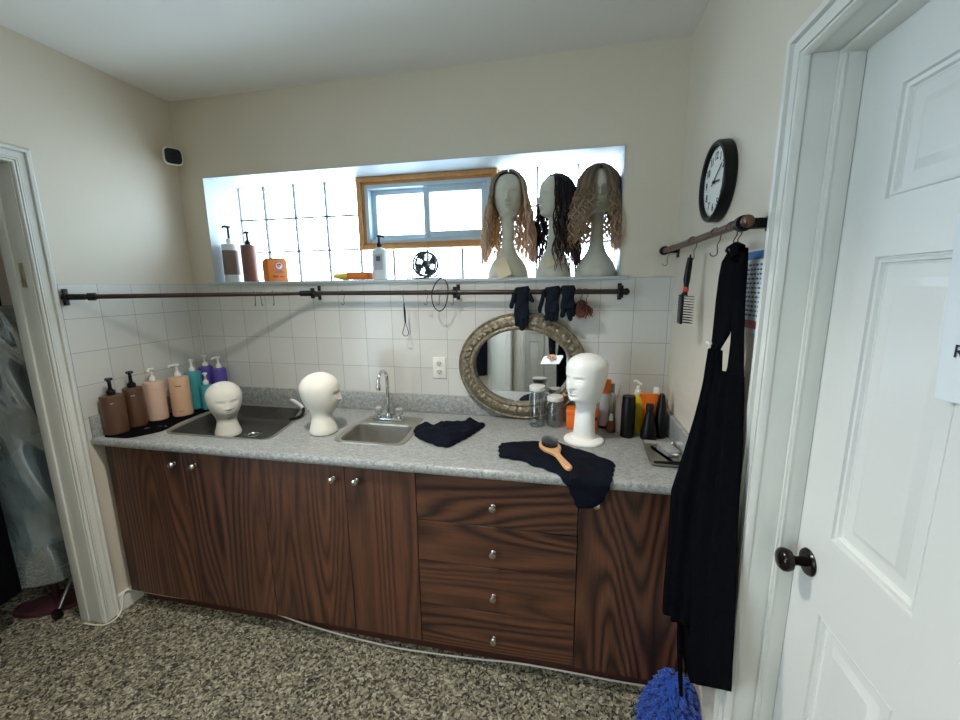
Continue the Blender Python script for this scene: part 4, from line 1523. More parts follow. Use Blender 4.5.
b.rings([[Vector(((A - 0.01) * cos(2 * pi * i / 64), 0.010, (B_ - 0.01) * sin(2 * pi * i / 64))) for i in range(64)], [Vector(((A - 0.01) * cos(2 * pi * i / 64), 0.0035, (B_ - 0.01) * sin(2 * pi * i / 64))) for i in range(64)]])
obj('backing', b, KICK, mr)
# ------------------------------------------------------------------ glass jars and bottles by the mirror
def jar(label, loc, r, h):
    t = thing('glass_jar', label, 'jar', loc, 0, 'clear jars with white lids')
    b = MB(); b.lathe([(0, 0.002), (r - 0.006, 0.0), (r, 0.006), (r, h - 0.035), (r - 0.005, h - 0.026), (r - 0.005, h - 0.01)], 32, cap=False)
    obj('jar_glass', b, GLASS, t)
    b = MB(); b.lathe([(0, h - 0.012), (r + 0.0005, h - 0.022), (r + 0.002, h - 0.020), (r + 0.002, h - 0.003), (r - 0.001, h), (0, h)], 32)
    obj('lid', b, WHITEP, t)
    return t


jar('tall clear jar with white lid in front of the mirror', (2.028, -0.122, 0.9105), 0.037, 0.200)
jar('short clear jar with white lid between the tall jar and the white head', (2.113, -0.112, 0.9105), 0.038, 0.150)

ob = thing('storage_box', 'small orange box half hidden behind the white mannequin head', 'box', (2.240, -0.115, 0.9105))
b = MB(); b.box(-0.072, 0.072, -0.042, 0.042, 0, 0.084, 0.006, 2); obj('box_body', b, ORANGEP, ob)
b = MB(); b.box(-0.074, 0.074, -0.044, 0.044, 0.070, 0.096, 0.006, 2); obj('lid', b, ORANGEP, ob)
b = MB(); b.box(0.044, 0.066, -0.0455, -0.043, 0.052, 0.066, 0.001); obj('latch', b, BLACKP, ob)


def simple_bottle(name, label, loc, parts, cat='bottle', rot=None):
    t = thing(name, label, cat, loc, rot=rot)
    for (pn, prof, mm, sx, sy) in parts:
        b = MB(); b.lathe(prof, 26, sx=sx, sy=sy)
        obj(pn, b, mm, t)
    return t


GREYW = mat('white_grey_tube', (206, 202, 204), 0.4)
simple_bottle('tube_bottle', 'white tube with orange top and black foot beside the white head', (2.336, -0.100, 0.9105),
              [('foot', [(0, 0), (0.017, 0), (0.018, 0.012), (0, 0.012)], BLACKP, 1, 1),
               ('bottle_body', [(0, 0.012), (0.0195, 0.012), (0.0215, 0.03), (0.0215, 0.15), (0.019, 0.17), (0, 0.17)], GREYW, 1, 0.8),
               ('cap', [(0, 0.168), (0.0200, 0.168), (0.0215, 0.19), (0.0215, 0.232), (0.019, 0.238), (0, 0.238)], ORANGEP, 1, 0.7)], rot=(0, radians(3), 0))
simple_bottle('spray_bottle', 'clear grey bottle behind the pale pink bottle', (2.378, -0.062, 0.9105),
              [('bottle_body', [(0, 0), (0.020, 0.002), (0.021, 0.01), (0.021, 0.15), (0.010, 0.17), (0, 0.17)], ACRYL, 1, 1),
               ('cap', [(0, 0.168), (0.013, 0.168), (0.013, 0.205), (0.01, 0.21), (0, 0.21)], mat('smoke_cap', (130, 132, 134), 0.3), 1, 1)])
simple_bottle('dropper_bottle', 'tiny amber bottle with white cap in front of the pink bottle', (2.369, -0.158, 0.9105),
              [('bottle_body', [(0, 0), (0.0165, 0.001), (0.018, 0.005), (0.018, 0.045), (0.011, 0.054), (0.009, 0.058), (0, 0.058)], AMBER, 1, 1),
               ('cap', [(0, 0.057), (0.0095, 0.057), (0.009, 0.075), (0.006, 0.078), (0.006, 0.088), (0, 0.09)], WHITEP, 1, 1)])
simple_bottle('spray_bottle', 'tall pale pink bottle with white spray top', (2.410, -0.145, 0.9105),
              [('bottle_body', [(0, 0), (0.0205, 0.001), (0.022, 0.006), (0.022, 0.160), (0.018, 0.172), (0.013, 0.178), (0, 0.178)], PINKP, 1, 1),
               ('spray_top', [(0, 0.177), (0.0125, 0.177), (0.0125, 0.192), (0.010, 0.194), (0.009, 0.205), (0.0085, 0.222), (0.006, 0.226), (0, 0.226)], WHITEP, 1, 1)])
simple_bottle('hairspray_can', 'plain black cylinder can standing in front of the yellow bottle', (2.436, -0.200, 0.9105),
              [('can_body', [(0, 0), (0.0285, 0), (0.030, 0.003), (0.0295, 0.150), (0.028, 0.156), (0, 0.156)], BLACKP, 1, 1),
               ('cap', [(0, 0.155), (0.028, 0.155), (0.0275, 0.183), (0.025, 0.188), (0, 0.188)], BLACKP, 1, 1)])
yb = simple_bottle('pump_bottle', 'yellow bottle with white pump behind the black can', (2.484, -0.128, 0.9105),
                   [('bottle_body', [(0, 0), (0.029, 0.001), (0.031, 0.006), (0.031, 0.125), (0.028, 0.148), (0.020, 0.165), (0.016, 0.180), (0, 0.180)], YELLOWP, 1, 0.8)])
b = MB(); b.lathe([(0.014, 0.178), (0.014, 0.196), (0.008, 0.200), (0.006, 0.225), (0, 0.225)], 16)
b.tube([(0.014, 0.0, 0.223), (0.0, 0.0, 0.228), (-0.012, -0.005, 0.240), (-0.020, -0.008, 0.242)], [0.007, 0.009, 0.008, 0.006], 10)
obj('pump', b, WHITEP, yb)
# orange tube with wide crimped top
ot = thing('squeeze_tube', 'bright orange squeeze tube with a wide flat top in the corner', 'tube', (2.530, -0.140, 0.9105))
b = MB()


def tubef(u, v):
    a = 2 * pi * u
    wx = 0.024 + (0.042 - 0.024) * v ** 1.5
    wy = 0.022 * (1 - v) + 0.004 * v
    return Vector((wx * cos(a), wy * sin(a), 0.03 + 0.152 * v))


b.grid(tubef, 26, 12, True)
b.box(-0.042, 0.042, -0.004, 0.004, 0.176, 0.187, 0.001)
obj('tube_body', b, ORANGEP, ot)
b = MB(); b.lathe([(0, 0), (0.021, 0), (0.023, 0.004), (0.022, 0.032), (0, 0.032)], 24); obj('cap', b, mat('brown_orange_cap', (150, 84, 40), 0.4), ot)
wb = simple_bottle('pump_bottle', 'off-white bottle whose white top shows above the orange tube', (2.575, -0.075, 0.9105),
                   [('bottle_body', [(0, 0), (0.030, 0.001), (0.032, 0.006), (0.032, 0.15), (0.014, 0.172), (0, 0.172)], PINKP, 1, 1),
                    ('cap', [(0, 0.171), (0.015, 0.171), (0.015, 0.195), (0.012, 0.2), (0, 0.2)], WHITEP, 1, 1)])
simple_bottle('flask_bottle', 'black cone-shaped bottle in front of the orange tube', (2.523, -0.212, 0.9105),
              [('bottle_body', [(0, 0), (0.033, 0), (0.036, 0.006), (0.034, 0.03), (0.023, 0.085), (0.0155, 0.125), (0.0165, 0.140), (0, 0.140)], BLACKP, 1, 0.9),
               ('cap', [(0, 0.139), (0.017, 0.139), (0.0175, 0.150), (0.015, 0.158), (0, 0.158)], BLACKP, 1, 0.9)])
simple_bottle('spray_bottle', 'curved black bottle against the right splash behind the metal tray', (2.577, -0.178, 0.9105),
              [('bottle_body', [(0, 0), (0.027, 0), (0.031, 0.006), (0.032, 0.05), (0.028, 0.10), (0.022, 0.14), (0.020, 0.16), (0, 0.16)], BLACKP, 0.9, 1),
               ('cap', [(0, 0.158), (0.021, 0.158), (0.018, 0.185), (0.010, 0.198), (0, 0.2)], BLACKP, 0.8, 1)])

# metal tray
tr = thing('metal_tray', 'shallow rectangular metal tray on the worktop by the apron', 'tray', (2.545, -0.390, 0.9105), radians(-3))
tp = [Vector(p) for p in roundpoly([(-0.064, -0.122), (0.064, -0.122), (0.064, 0.122), (-0.064, 0.122)], 0.015, 4)]
P = lambda d, z: [Vector((p.x, p.y, z)) for p in inset(tp, d)]
b = MB(); b.rings([P(0.008, 0.0), P(0.0, 0.012), P(-0.001, 0.013), P(0.001, 0.0135), P(0.010, 0.003), P(0.03, 0.0015)])
obj('tray_body', b, STEEL, tr)
pb = thing('plastic_box', 'small clear plastic box lying in the metal tray', 'box', (2.568, -0.375, 0.915), radians(20))
b = MB(); b.box(-0.025, 0.025, -0.04, 0.04, 0, 0.022, 0.003); obj('box_body', b, ACRYL, pb)
b = MB(); b.box(-0.027, 0.027, -0.042, 0.042, 0.021, 0.026, 0.002, rot=Matrix.Rotation(radians(8), 3, 'X')); obj('lid', b, ACRYL, pb)
cb = thing('hair_comb', 'dark comb lying at the front of the metal tray', 'comb', (2.545, -0.475, 0.915), radians(8))
b = MB(); b.box(-0.05, 0.05, -0.004, 0.007, 0, 0.005, 0.001); obj('spine', b, BLACKP, cb)
b = MB()
for i in range(24): b.box(-0.048 + i * 0.0041, -0.046 + i * 0.0041, -0.02, -0.003, 0.001, 0.004)
obj('teeth', b, BLACKP, cb)


# ------------------------------------------------------------------ black cloths
def crumple(name, label, cat, outline, loc, hmax, folds, seed, edge_y=None, mate=BLACKCLOTH):
    rnd = random.Random(seed)
    P_ = [Vector((p.x, p.y, 0)) for p in roundpoly(outline, 0.014, 2)]
    Q_ = []
    for i_ in range(len(P_)):
        a_, c_ = P_[i_ - 1], P_[i_]
        m_ = max(1, int((c_ - a_).length / 0.006))
        Q_ += [a_.lerp(c_, (q_ + 1) / m_) for q_ in range(m_)]
    P_ = [p + Vector((0.0025 * sin(150 * p.y + 40 * p.x), 0.0025 * sin(130 * p.x + 1.0), 0)) for p in Q_]
    n = len(P_)
    cx = sum(p.x for p in P_) / n; cy = sum(p.y for p in P_) / n
    ph = [(rnd.uniform(0, 6.28), rnd.uniform(0, 6.28), rnd.uniform(18, 60), rnd.uniform(0.4, 1)) for _ in range(folds)]
    M_ = 26
    b = MB()
    rings = []

    def h(x, y, s):
        v = 0
        for (dr, p0, fq, am) in ph:
            v += am * (1 - abs(sin(0.5 * fq * (x * cos(dr) + y * sin(dr)) + p0 + 0.6 * sin(23 * x + 17 * y)))) ** 1.3
        v /= sum(q[3] for q in ph)
        return (0.10 + 0.90 * v) * hmax * (1 - s ** 5) ** 0.7

    def pt(x, y, z):
        if edge_y is not None and y < edge_y:
            d = edge_y - y
            r_ = 0.012
            if d < r_ * 1.57:
                a = d / r_
                return Vector((x, edge_y - r_ * sin(a) - z * sin(a), 0.9125 - r_ * (1 - cos(a)) + z * cos(a)))
            return Vector((x, edge_y - r_ - 0.002 - z * 0.8, 0.9125 - r_ - (d - r_ * 1.57)))
        return Vector((x, y, 0.9125 + z))
    for j in range(M_):
        s = 1 - j / M_
        rings.append([pt(cx + (p.x - cx) * s, cy + (p.y - cy) * s, h(cx + (p.x - cx) * s, cy + (p.y - cy) * s, s)) for p in P_])
    rings.append([pt(cx, cy, h(cx, cy, 0))])
    b.rings(rings, True, False, False)
    o = obj(name, b, mate)
    md = o.modifiers.new('thickness', 'SOLIDIFY'); md.thickness = 0.0018; md.offset = 1
    return tag(o, label, cat)


crumple('black_cloth', 'crumpled black cloth lying beside the small sink', 'cloth',
        [(1.452, -0.285), (1.50, -0.385), (1.56, -0.425), (1.63, -0.470), (1.685, -0.475), (1.712, -0.40), (1.74, -0.34), (1.785, -0.175), (1.745, -0.165), (1.722, -0.120), (1.70, -0.170), (1.64, -0.160), (1.58, -0.195), (1.53, -0.265)], None, 0.075, 9, 4, mate=NAVYCLOTH)
crumple('black_cloth', 'black cloth hanging over the worktop edge with a hairbrush on it', 'cloth',
        [(1.888, -0.437), (1.896, -0.385), (1.925, -0.372), (2.0, -0.345), (2.08, -0.335), (2.142, -0.345), (2.20, -0.385), (2.263, -0.425), (2.352, -0.505), (2.335, -0.60), (2.320, -0.68), (2.285, -0.755), (2.215, -0.775), (2.188, -0.715), (2.150, -0.655), (2.085, -0.600), (2.03, -0.585), (2.02, -0.555), (1.965, -0.545), (1.910, -0.535)],
        None, 0.034, 9, 8, edge_y=-0.655, mate=NAVYCLOTH)

# wooden paddle brush on the cloth
br = thing('hairbrush', 'round wooden hairbrush with black bristles lying on the black cloth', 'hairbrush', (2.104, -0.462, 0.944), rot=(radians(2), 0, radians(23)))
br.scale = (1.13, 1.13, 1.13)
b = MB()
out = [(0.0, 0.048, 0.0), (0.024, 0.040, 0), (0.036, 0.012, 0), (0.034, -0.020, 0), (0.020, -0.048, 0), (0.011, -0.070, 0), (0.010, -0.10, 0), (0.0125, -0.14, 0), (0.0115, -0.168, 0), (0.0, -0.178, 0)]
full = out + [(-x, y, z) for x, y, z in reversed(out[1:-1])]
C_ = catmull(full, 5, True)
q = [Vector((p.x, p.y)) for p in C_]
b.rings([[Vector((p.x, p.y, -0.008)) for p in inset(q, 0.004)], [Vector((p.x, p.y, -0.004)) for p in q], [Vector((p.x, p.y, 0.003)) for p in q], [Vector((p.x, p.y, 0.007)) for p in inset(q, 0.004)]])
obj('handle', b, WOODLIGHT, br)
b = MB(); b.lathe([(0.028, 0.006), (0.028, 0.009), (0.022, 0.013), (0.010, 0.015), (0, 0.0155)], 28, (0, 0.004, 0), sx=1.0, sy=1.25)
obj('cushion', b, BLACKP, br)
b = MB(); rnd = random.Random(1)
for i in range(-4, 5):
    for j in range(-5, 6):
        x, y = i * 0.0062, j * 0.0066
        if (x / 0.026) ** 2 + (y / 0.034) ** 2 < 1:
            b.tube([(x, y + 0.004, 0.011), (x * 1.12, y * 1.12 + 0.004, 0.024)], 0.0009, 5); b.ball((x * 1.12, y * 1.12 + 0.004, 0.0245), 0.0015, seg=6)
o = obj('bristles', b, mat('grey_bristles', (84, 84, 88), 0.4), br); o['kind'] = 'stuff'

# ------------------------------------------------------------------ right wall: clock, rod, brush, poster, apron
ck = thing('wall_clock', 'round black-rimmed wall clock on the right wall above the rod', 'clock', (W, -0.522, 1.903))
ryl = Matrix.Rotation(radians(-90), 3, 'Y')     # local +z of the lathe -> -x (out of the wall)
CR = 0.123
b = MB(); b.lathe([(0, 0.0), (CR - 0.004, 0.0), (CR, 0.004), (CR, 0.030), (CR - 0.004, 0.036), (CR - 0.010, 0.037), (CR - 0.015, 0.034), (CR - 0.017, 0.026), (CR - 0.019, 0.022), (0, 0.022)], 72, rot=ryl)
obj('rim', b, BLACKP, ck)
b = MB(); b.lathe([(0, 0.0222), (CR - 0.019, 0.0222), (CR - 0.019, 0.0235), (0, 0.0235)], 72, rot=ryl)
dial = obj('dial', b, mat('white_dial', (224, 226, 222), 0.5, var=0.01), ck)


def on_dial(me, ang, rad, x=-0.0242, flip=0):
    """place lettering that faces -x; right of the dial is -y"""
    cy_, cz_ = -rad * sin(ang), rad * cos(ang)
    me.transform(Matrix(((0, 0, -1, x), (-1, 0, 0, cy_), (0, 1, 0, cz_), (0, 0, 0, 1))))
    return me


for hh in range(1, 13):
    o = obj('numeral', on_dial(text_mesh(str(hh), 0.033, 0.0003, 0.0007), hh * pi / 6, 0.078), INK, dial)
b = MB()
for i in range(60):
    a = i * pi / 30
    l_ = 0.008 if i % 5 == 0 else 0.004
    w_ = 0.0018 if i % 5 == 0 else 0.0008
    r1 = 0.1005
    for_rot = Matrix.Rotation(a, 3, 'X')
    b.box(-0.0243, -0.0236, -w_ / 1, w_ / 1, r1 - l_ / 2 - l_ / 2, r1) if False else b.box(-0.02395 - 0.0003, -0.02395 + 0.0003, -r1 * sin(a) - w_, -r1 * sin(a) + w_, r1 * cos(a) - l_ / 2, r1 * cos(a) + l_ / 2, rot=for_rot)
obj('minute_marks', b, INK, dial)


def hand(name, ang, L, w, x):
    b = MB(); b.box(x - 0.0006, x + 0.0006, -w, w, -0.018, L)
    bmesh.ops.rotate(b.bm, verts=b.bm.verts, cent=(0, 0, 0), matrix=Matrix.Rotation(ang, 3, 'X'))
    return obj(name, b, INK, ck)


hand('hour_hand', radians(95), 0.050, 0.0030, -0.0262); hand('minute_hand', radians(58), 0.078, 0.0022, -0.0282)
b = MB(); b.lathe([(0, 0.023), (0.005, 0.023), (0.005, 0.030), (0, 0.031)], 16, rot=ryl); obj('hub', b, INK, ck)

rr = thing('hanging_rod', 'short copper-brown rod on black brackets on the right wall below the clock', 'rod', (W, -0.03, 1.727))
b = MB(); b.tube([(-0.06, 0.02, 0), (-0.06, -0.46, -0.001), (-0.06, -0.868, 0.003)], 0.0112, 14); obj('pipe', b, COPPER, rr)
b = MB(); b.tube([(-0.06, -0.40, 0), (-0.06, -0.44, 0)], 0.0125, 14); b.tube([(-0.06, -0.15, 0), (-0.06, -0.17, 0)], 0.0125, 14); obj('coupling', b, COPPER, rr)
for yy, hz in ((-0.01, 0.03), (-0.852, 0.018)):
    b = MB()
    b.box(-0.005, 0, yy - 0.016, yy + 0.016, -hz, hz, 0.0015)
    b.box(-0.055, -0.004, yy - 0.014, yy + 0.014, -0.012, 0.012, 0.002) if yy < -0.5 else b.box(-0.055, -0.004, yy - 0.005, yy + 0.005, -0.010, 0.010, 0.002)
    b.tube([(-0.06, yy - 0.010, 0.001), (-0.06, yy + 0.010, 0.001)], 0.0195, 18)
    obj('bracket', b, BLACKM, rr)
b = MB(); b.ball((-0.06, -0.878, 0.003), 0.0155, 0.014, 0.0155, 16); obj('end_knob', b, COPPER, rr)
rx_ = lambda y: (W - 0.06, y, 1.727)
hb = s_hook('metal hook carrying the black hair brush on the short rod', rx_(-0.467), radians(90), 0.055)
dup(hb, rx_(-0.694), radians(90), 'empty metal hook between the hair brush and the apron')
dup(hb, rx_(-0.815), radians(90), 'left one of two hooks from which the black apron hangs')
dup(hb, rx_(-0.842), radians(80), 'right one of two hooks from which the black apron hangs')
dup(hb, rx_(-0.075), radians(80), 'empty metal hook at the far end of the short rod by the corner')

# vent brush
vb = thing('vent_brush', 'black vent hair brush with red band hanging from the short rod', 'hairbrush', (W - 0.066, -0.468, 1.668))
b = MB(); b.tube([(0.002, 0, 0.004), (0, 0, -0.02), (-0.004, 0, -0.07), (-0.004, 0, -0.098)], [0.0085, 0.0105, 0.0115, 0.008], 12, flat=0.8); b.tube([(0.002, 0.006 * cos(a), 0.008 + 0.006 * sin(a)) for a in [2 * pi * i / 12 for i in range(12)]], 0.002, 6, closed=True)
obj('handle', b, BLACKP, vb)
b = MB(); b.tube([(-0.004, 0, -0.096), (-0.005, 0, -0.112)], [0.0095, 0.0095], 12); obj('band', b, REDP, vb)
b = MB(); b.tube([(-0.005, 0, -0.110), (-0.008, 0, -0.125)], [0.007, 0.012], 10)
b.box(-0.021, -0.013, -0.024, 0.024, -0.225, -0.122, 0.003)
obj('brush_head', b, BLACKP, vb)
b = MB()
for k in range(9):
    b.box(-0.0225, -0.0205, -0.020, 0.020, -0.218 + k * 0.0105, -0.214 + k * 0.0105, 0.0004, rot=Matrix.Rotation(radians(18), 3, 'X'))
obj('vent_ribs', b, mat('slate_plastic', (74, 84, 98), 0.35), vb)
b = MB()
for k in range(11):
    for j in range(5):
        z = -0.219 + k * 0.0092
        b.tube([(-0.014, -0.019 + j * 0.0095, z), (0.020, -0.021 + j * 0.0105, z - 0.003)], 0.0011, 5)
o = obj('bristles', b, mat('matte_black_bristles', (8, 8, 9), 0.9, spec=0.1), vb); o['kind'] = 'stuff'

# poster
po = thing('wall_chart', 'paper chart with blue top band and red bottom band behind the apron', 'poster', (W - 0.0005, -0.80, 1.568))
b = MB(); b.box(-0.0008, 0, -0.105, 0.11, -0.115, 0.102); obj('sheet', b, PAPER, po)
b = MB(); b.box(-0.0013, -0.0008, -0.105, 0.11, 0.076, 0.097); obj('top_band', b, BLUEP, po)
b = MB(); b.box(-0.0013, -0.0008, -0.105, 0.11, -0.102, -0.082); obj('bottom_band', b, REDP, po)
b = MB(); rnd = random.Random(5)
for i in range(12):
    z = 0.062 - i * 0.0118
    y = -0.095
    while y < 0.012:
        l_ = rnd.uniform(0.009, 0.018)
        b.box(-0.0014, -0.0008, y, y + l_, z - 0.0024, z + 0.0024)
        y += l_ + rnd.uniform(0.005, 0.009)
obj('print_lines', b, mat('grey_blue_print', (88, 100, 122), 0.7), po)

# apron: hanging cloth bundles
ap = thing('apron', 'long black apron hanging from the short rod beside the white door', 'apron', (W - 0.045, -0.83, 1.66))
AO = Vector((W - 0.045, -0.83, 1.66))


def drape(rows, th, seed, nf=5, amp=0.010):
    """rows: list of (left point, right point) in world coordinates from top to bottom"""
    rnd = random.Random(seed)
    ph = [rnd.uniform(0, 6.28) for _ in range(4)]
    n = len(rows)

    def f(u, v):
        s = v * (n - 1)
        i = min(n - 2, int(s)); t = s - i
        A0 = Vector(rows[i][0]).lerp(Vector(rows[i + 1][0]), t); B0 = Vector(rows[i][1]).lerp(Vector(rows[i + 1][1]), t)
        a = 2 * pi * u
        k = 0.5 - 0.5 * cos(a)
        p = A0.lerp(B0, k)
        d = (B0 - A0); d.z = 0
        nrm = Vector((-d.y, d.x, 0)).normalized() if d.length > 1e-6 else Vector((1, 0, 0))
        if nrm.x > 0: nrm = -nrm
        fold = amp * (sin(k * nf * 2 * pi + ph[0] + 1.2 * v) * 0.7 + 0.5 * sin(k * nf * 3.3 + ph[1] - 2 * v)) * min(1, d.length / 0.08)
        off = th * sin(a) * (0.75 + 0.25 * sin(5 * v + ph[2])) + (fold if sin(a) > 0 else fold * 0.3) * abs(sin(a)) ** 0.5
        return p + nrm * off - AO
    b = MB(); b.sharp = False; b.grid(f, 64, 70, True)
    vs = list(b.bm.verts)
    b.bm.faces.new(vs[:64]); b.bm.faces.new(vs[-64:])
    return b


obj('skirt', drape([((2.578, -0.815, 1.345), (2.598, -0.913, 1.347)), ((2.572, -0.80, 1.28), (2.598, -0.926, 1.293)), ((2.562, -0.79, 1.16), (2.598, -0.950, 1.171)), ((2.55, -0.785, 1.05), (2.598, -0.962, 1.067)), ((2.545, -0.785, 0.90), (2.598, -0.982, 0.939)),
                    ((2.535, -0.785, 0.72), (2.598, -1.008, 0.787)), ((2.54, -0.785, 0.60), (2.598, -1.025, 0.70)), ((2.55, -0.785, 0.40), (2.598, -1.035, 0.61)), ((2.585, -0.80, 0.295), (2.598, -1.045, 0.545))], 0.018, 2, 3), BLACKCLOTH, ap)
obj('side_flap', drape([((2.561, -0.762, 1.40), (2.580, -0.812, 1.40)), ((2.556, -0.76, 1.30), (2.578, -0.835, 1.30)), ((2.548, -0.76, 1.243), (2.575, -0.845, 1.25)), ((2.518, -0.76, 1.083), (2.57, -0.86, 1.11)), ((2.490, -0.76, 0.948), (2.565, -0.87, 0.99)), ((2.492, -0.76, 0.775), (2.56, -0.87, 0.82)),
                        ((2.490, -0.76, 0.60), (2.555, -0.87, 0.66)), ((2.492, -0.76, 0.512), (2.555, -0.86, 0.55))], 0.016, 5, 3), BLACKCLOTH, ap)
obj('neck_strap', drape([((2.580, -0.800, 1.672), (2.590, -0.845, 1.676)), ((2.575, -0.765, 1.642), (2.595, -0.840, 1.642)), ((2.570, -0.765, 1.60), (2.592, -0.845, 1.60)), ((2.568, -0.762, 1.537), (2.592, -0.845, 1.537)), ((2.567, -0.762, 1.44), (2.588, -0.832, 1.45)), ((2.566, -0.762, 1.40), (2.576, -0.805, 1.40)), ((2.560, -0.765, 1.37), (2.577, -0.805, 1.37))], 0.010, 8, 1, 0.004), BLACKCLOTH, ap)
obj('neck_strap', drape([((2.585, -0.815, 1.675), (2.598, -0.860, 1.672)), ((2.588, -0.825, 1.62), (2.600, -0.862, 1.63)), ((2.588, -0.828, 1.541), (2.600, -0.870, 1.541)), ((2.589, -0.838, 1.428), (2.600, -0.892, 1.428)), ((2.589, -0.832, 1.36), (2.600, -0.912, 1.35)), ((2.585, -0.825, 1.31), (2.600, -0.92, 1.30))], 0.010, 9, 1, 0.004), BLACKCLOTH, ap)
b = MB()
b.tube([Vector(p) - AO for p in [(2.575, -0.845, 1.655), (2.56, -0.875, 1.665), (2.555, -0.90, 1.650), (2.57, -0.885, 1.64), (2.585, -0.86, 1.645)]], [0.010, 0.013, 0.012, 0.012, 0.009], 8, flat=0.5)
b.tube([Vector(p) - AO for p in [(2.575, -0.86, 1.655), (2.570, -0.895, 1.648), (2.572, -0.92, 1.638)]], [0.008, 0.013, 0.014], 8, flat=0.35)
b.tube([Vector(p) - AO for p in [(2.575, -0.81, 1.670), (2.58, -0.84, 1.676), (2.585, -0.86, 1.672)]], [0.012, 0.014, 0.010], 8)
obj('knot', b, BLACKCLOTH, ap)
b = MB(); b.tube([Vector(p) - AO for p in [(2.53, -0.80, 0.62), (2.535, -0.82, 0.45), (2.545, -0.83, 0.32), (2.55, -0.83, 0.27)]], [0.007, 0.008, 0.007, 0.006], 6, flat=0.4); obj('waist_tie', b, BLACKCLOTH, ap)
b = MB(); b.box(-0.004, 0.004, -0.014, 0.014, -0.0035, 0.0035, 0.0008); obj('buckle', b, WHITEP, ap, loc=(2.552 - AO.x, -0.785 - AO.y, 1.418 - AO.z))

# ------------------------------------------------------------------ corner camera
sc = thing('security_camera', 'small white security camera with black face in the upper left corner', 'camera', (0.058, -0.075, 2.286), rot=(radians(6), 0, radians(58)))
sc.scale = (1.3, 1.3, 1.3)
b = MB()
sq = lambda r, n=40, e=0.55: [(math.copysign(abs(cos(2 * pi * i / n)) ** e, cos(2 * pi * i / n)) * r, math.copysign(abs(sin(2 * pi * i / n)) ** e, sin(2 * pi * i / n)) * r) for i in range(n)]
b.rings([[Vector((x, y_, z)) for x, z in sq(r_)] for r_, y_ in ((0.020, 0.022), (0.029, 0.014), (0.033, 0.0), (0.034, -0.014), (0.033, -0.020), (0.030, -0.022))])
obj('camera_body', b, WHITEP, sc)
b = MB(); b.rings([[Vector((x, y_, z)) for x, z in sq(r_)] for r_, y_ in ((0.0295, -0.0215), (0.029, -0.0235), (0.026, -0.0245))]); fcx = obj('face_plate', b, BLACKP, sc)
b = MB(); b.lathe([(0, 0.0245), (0.009, 0.0245), (0.008, 0.0265), (0, 0.027)], 20, rot=ry90); obj('lens', b, BRONZE, fcx)
b = MB(); b.tube([(0, 0.018, -0.005), (-0.012, 0.040, -0.004)], 0.008, 10); b.lathe([(0, 0), (0.018, 0), (0.018, 0.006), (0, 0.006)], 18, (-0.012, 0.044, -0.004), rot=ry90); obj('mount', b, WHITEP, sc)

# ------------------------------------------------------------------ floor items
b = MB()
pts = catmull([(-0.08, -0.766, 0.005), (-0.01, -0.764, 0.006), (0.032, -0.748, 0.006), (0.034, -0.700, 0.006), (0.024, -0.670, 0.03), (0.0165, -0.655, 0.075), (0.018, -0.630, 0.092), (0.055, -0.600, 0.065), (0.10, -0.576, 0.040), (0.21, -0.572, 0.036), (0.36, -0.572, 0.043), (0.60, -0.570, 0.05), (0.80, -0.572, 0.045), (0.95, -0.575, 0.022), (1.11, -0.580, 0.006), (1.27, -0.592, 0.005), (1.46, -0.600, 0.005), (1.65, -0.594, 0.005), (1.83, -0.584, 0.005), (1.98, -0.572, 0.006), (2.15, -0.570, 0.006), (2.34, -0.573, 0.006), (2.43, -0.572, 0.005), (2.52, -0.570, 0.005)], 6)
b.tube(pts, 0.0036, 7)
tag(obj('white_cable', b, CABLEW), 'thin white cable running along the foot of the wood cabinets', 'cable')

du = thing('fluffy_duster', 'bright blue fluffy duster standing on the carpet below the apron', 'duster', (2.555, -0.742, 0.0))
BLUEF = mat('bright_blue_chenille', (6, 62, 150), 0.9, var=0.25, vscale=80, sheen=0.3)
b = MB(); b.lathe([(0, 0), (0.088, 0.0), (0.096, 0.04), (0.084, 0.10), (0.060, 0.17), (0.032, 0.225), (0.0, 0.250)], 28); obj('pad', b, BLUEF, du)
b = MB(); rnd = random.Random(6)
for i in range(520):
    z = 0.245 * rnd.random() ** 1.2
    r_ = lerp_table([(0, 0.090), (0.04, 0.096), (0.10, 0.084), (0.17, 0.060), (0.225, 0.032), (0.250, 0.006)], z)[0]
    a = rnd.uniform(0, 6.28)
    o_ = Vector((cos(a), sin(a), 0.35)).normalized()
    p0 = Vector((r_ * cos(a), r_ * sin(a), z)); p1 = p0 + o_ * 0.014 + Vector((rnd.uniform(-.005, .005), rnd.uniform(-.005, .005), -0.004)); p2 = p0 + o_ * 0.022 + Vector((rnd.uniform(-.008, .008), rnd.uniform(-.008, .008), -0.014))
    if p2.z < 0.004: continue
    b.tube([p0, p1, p2], [0.006, 0.0062, 0.004], 5)
o = obj('pile', b, BLUEF, du); o['kind'] = 'stuff'

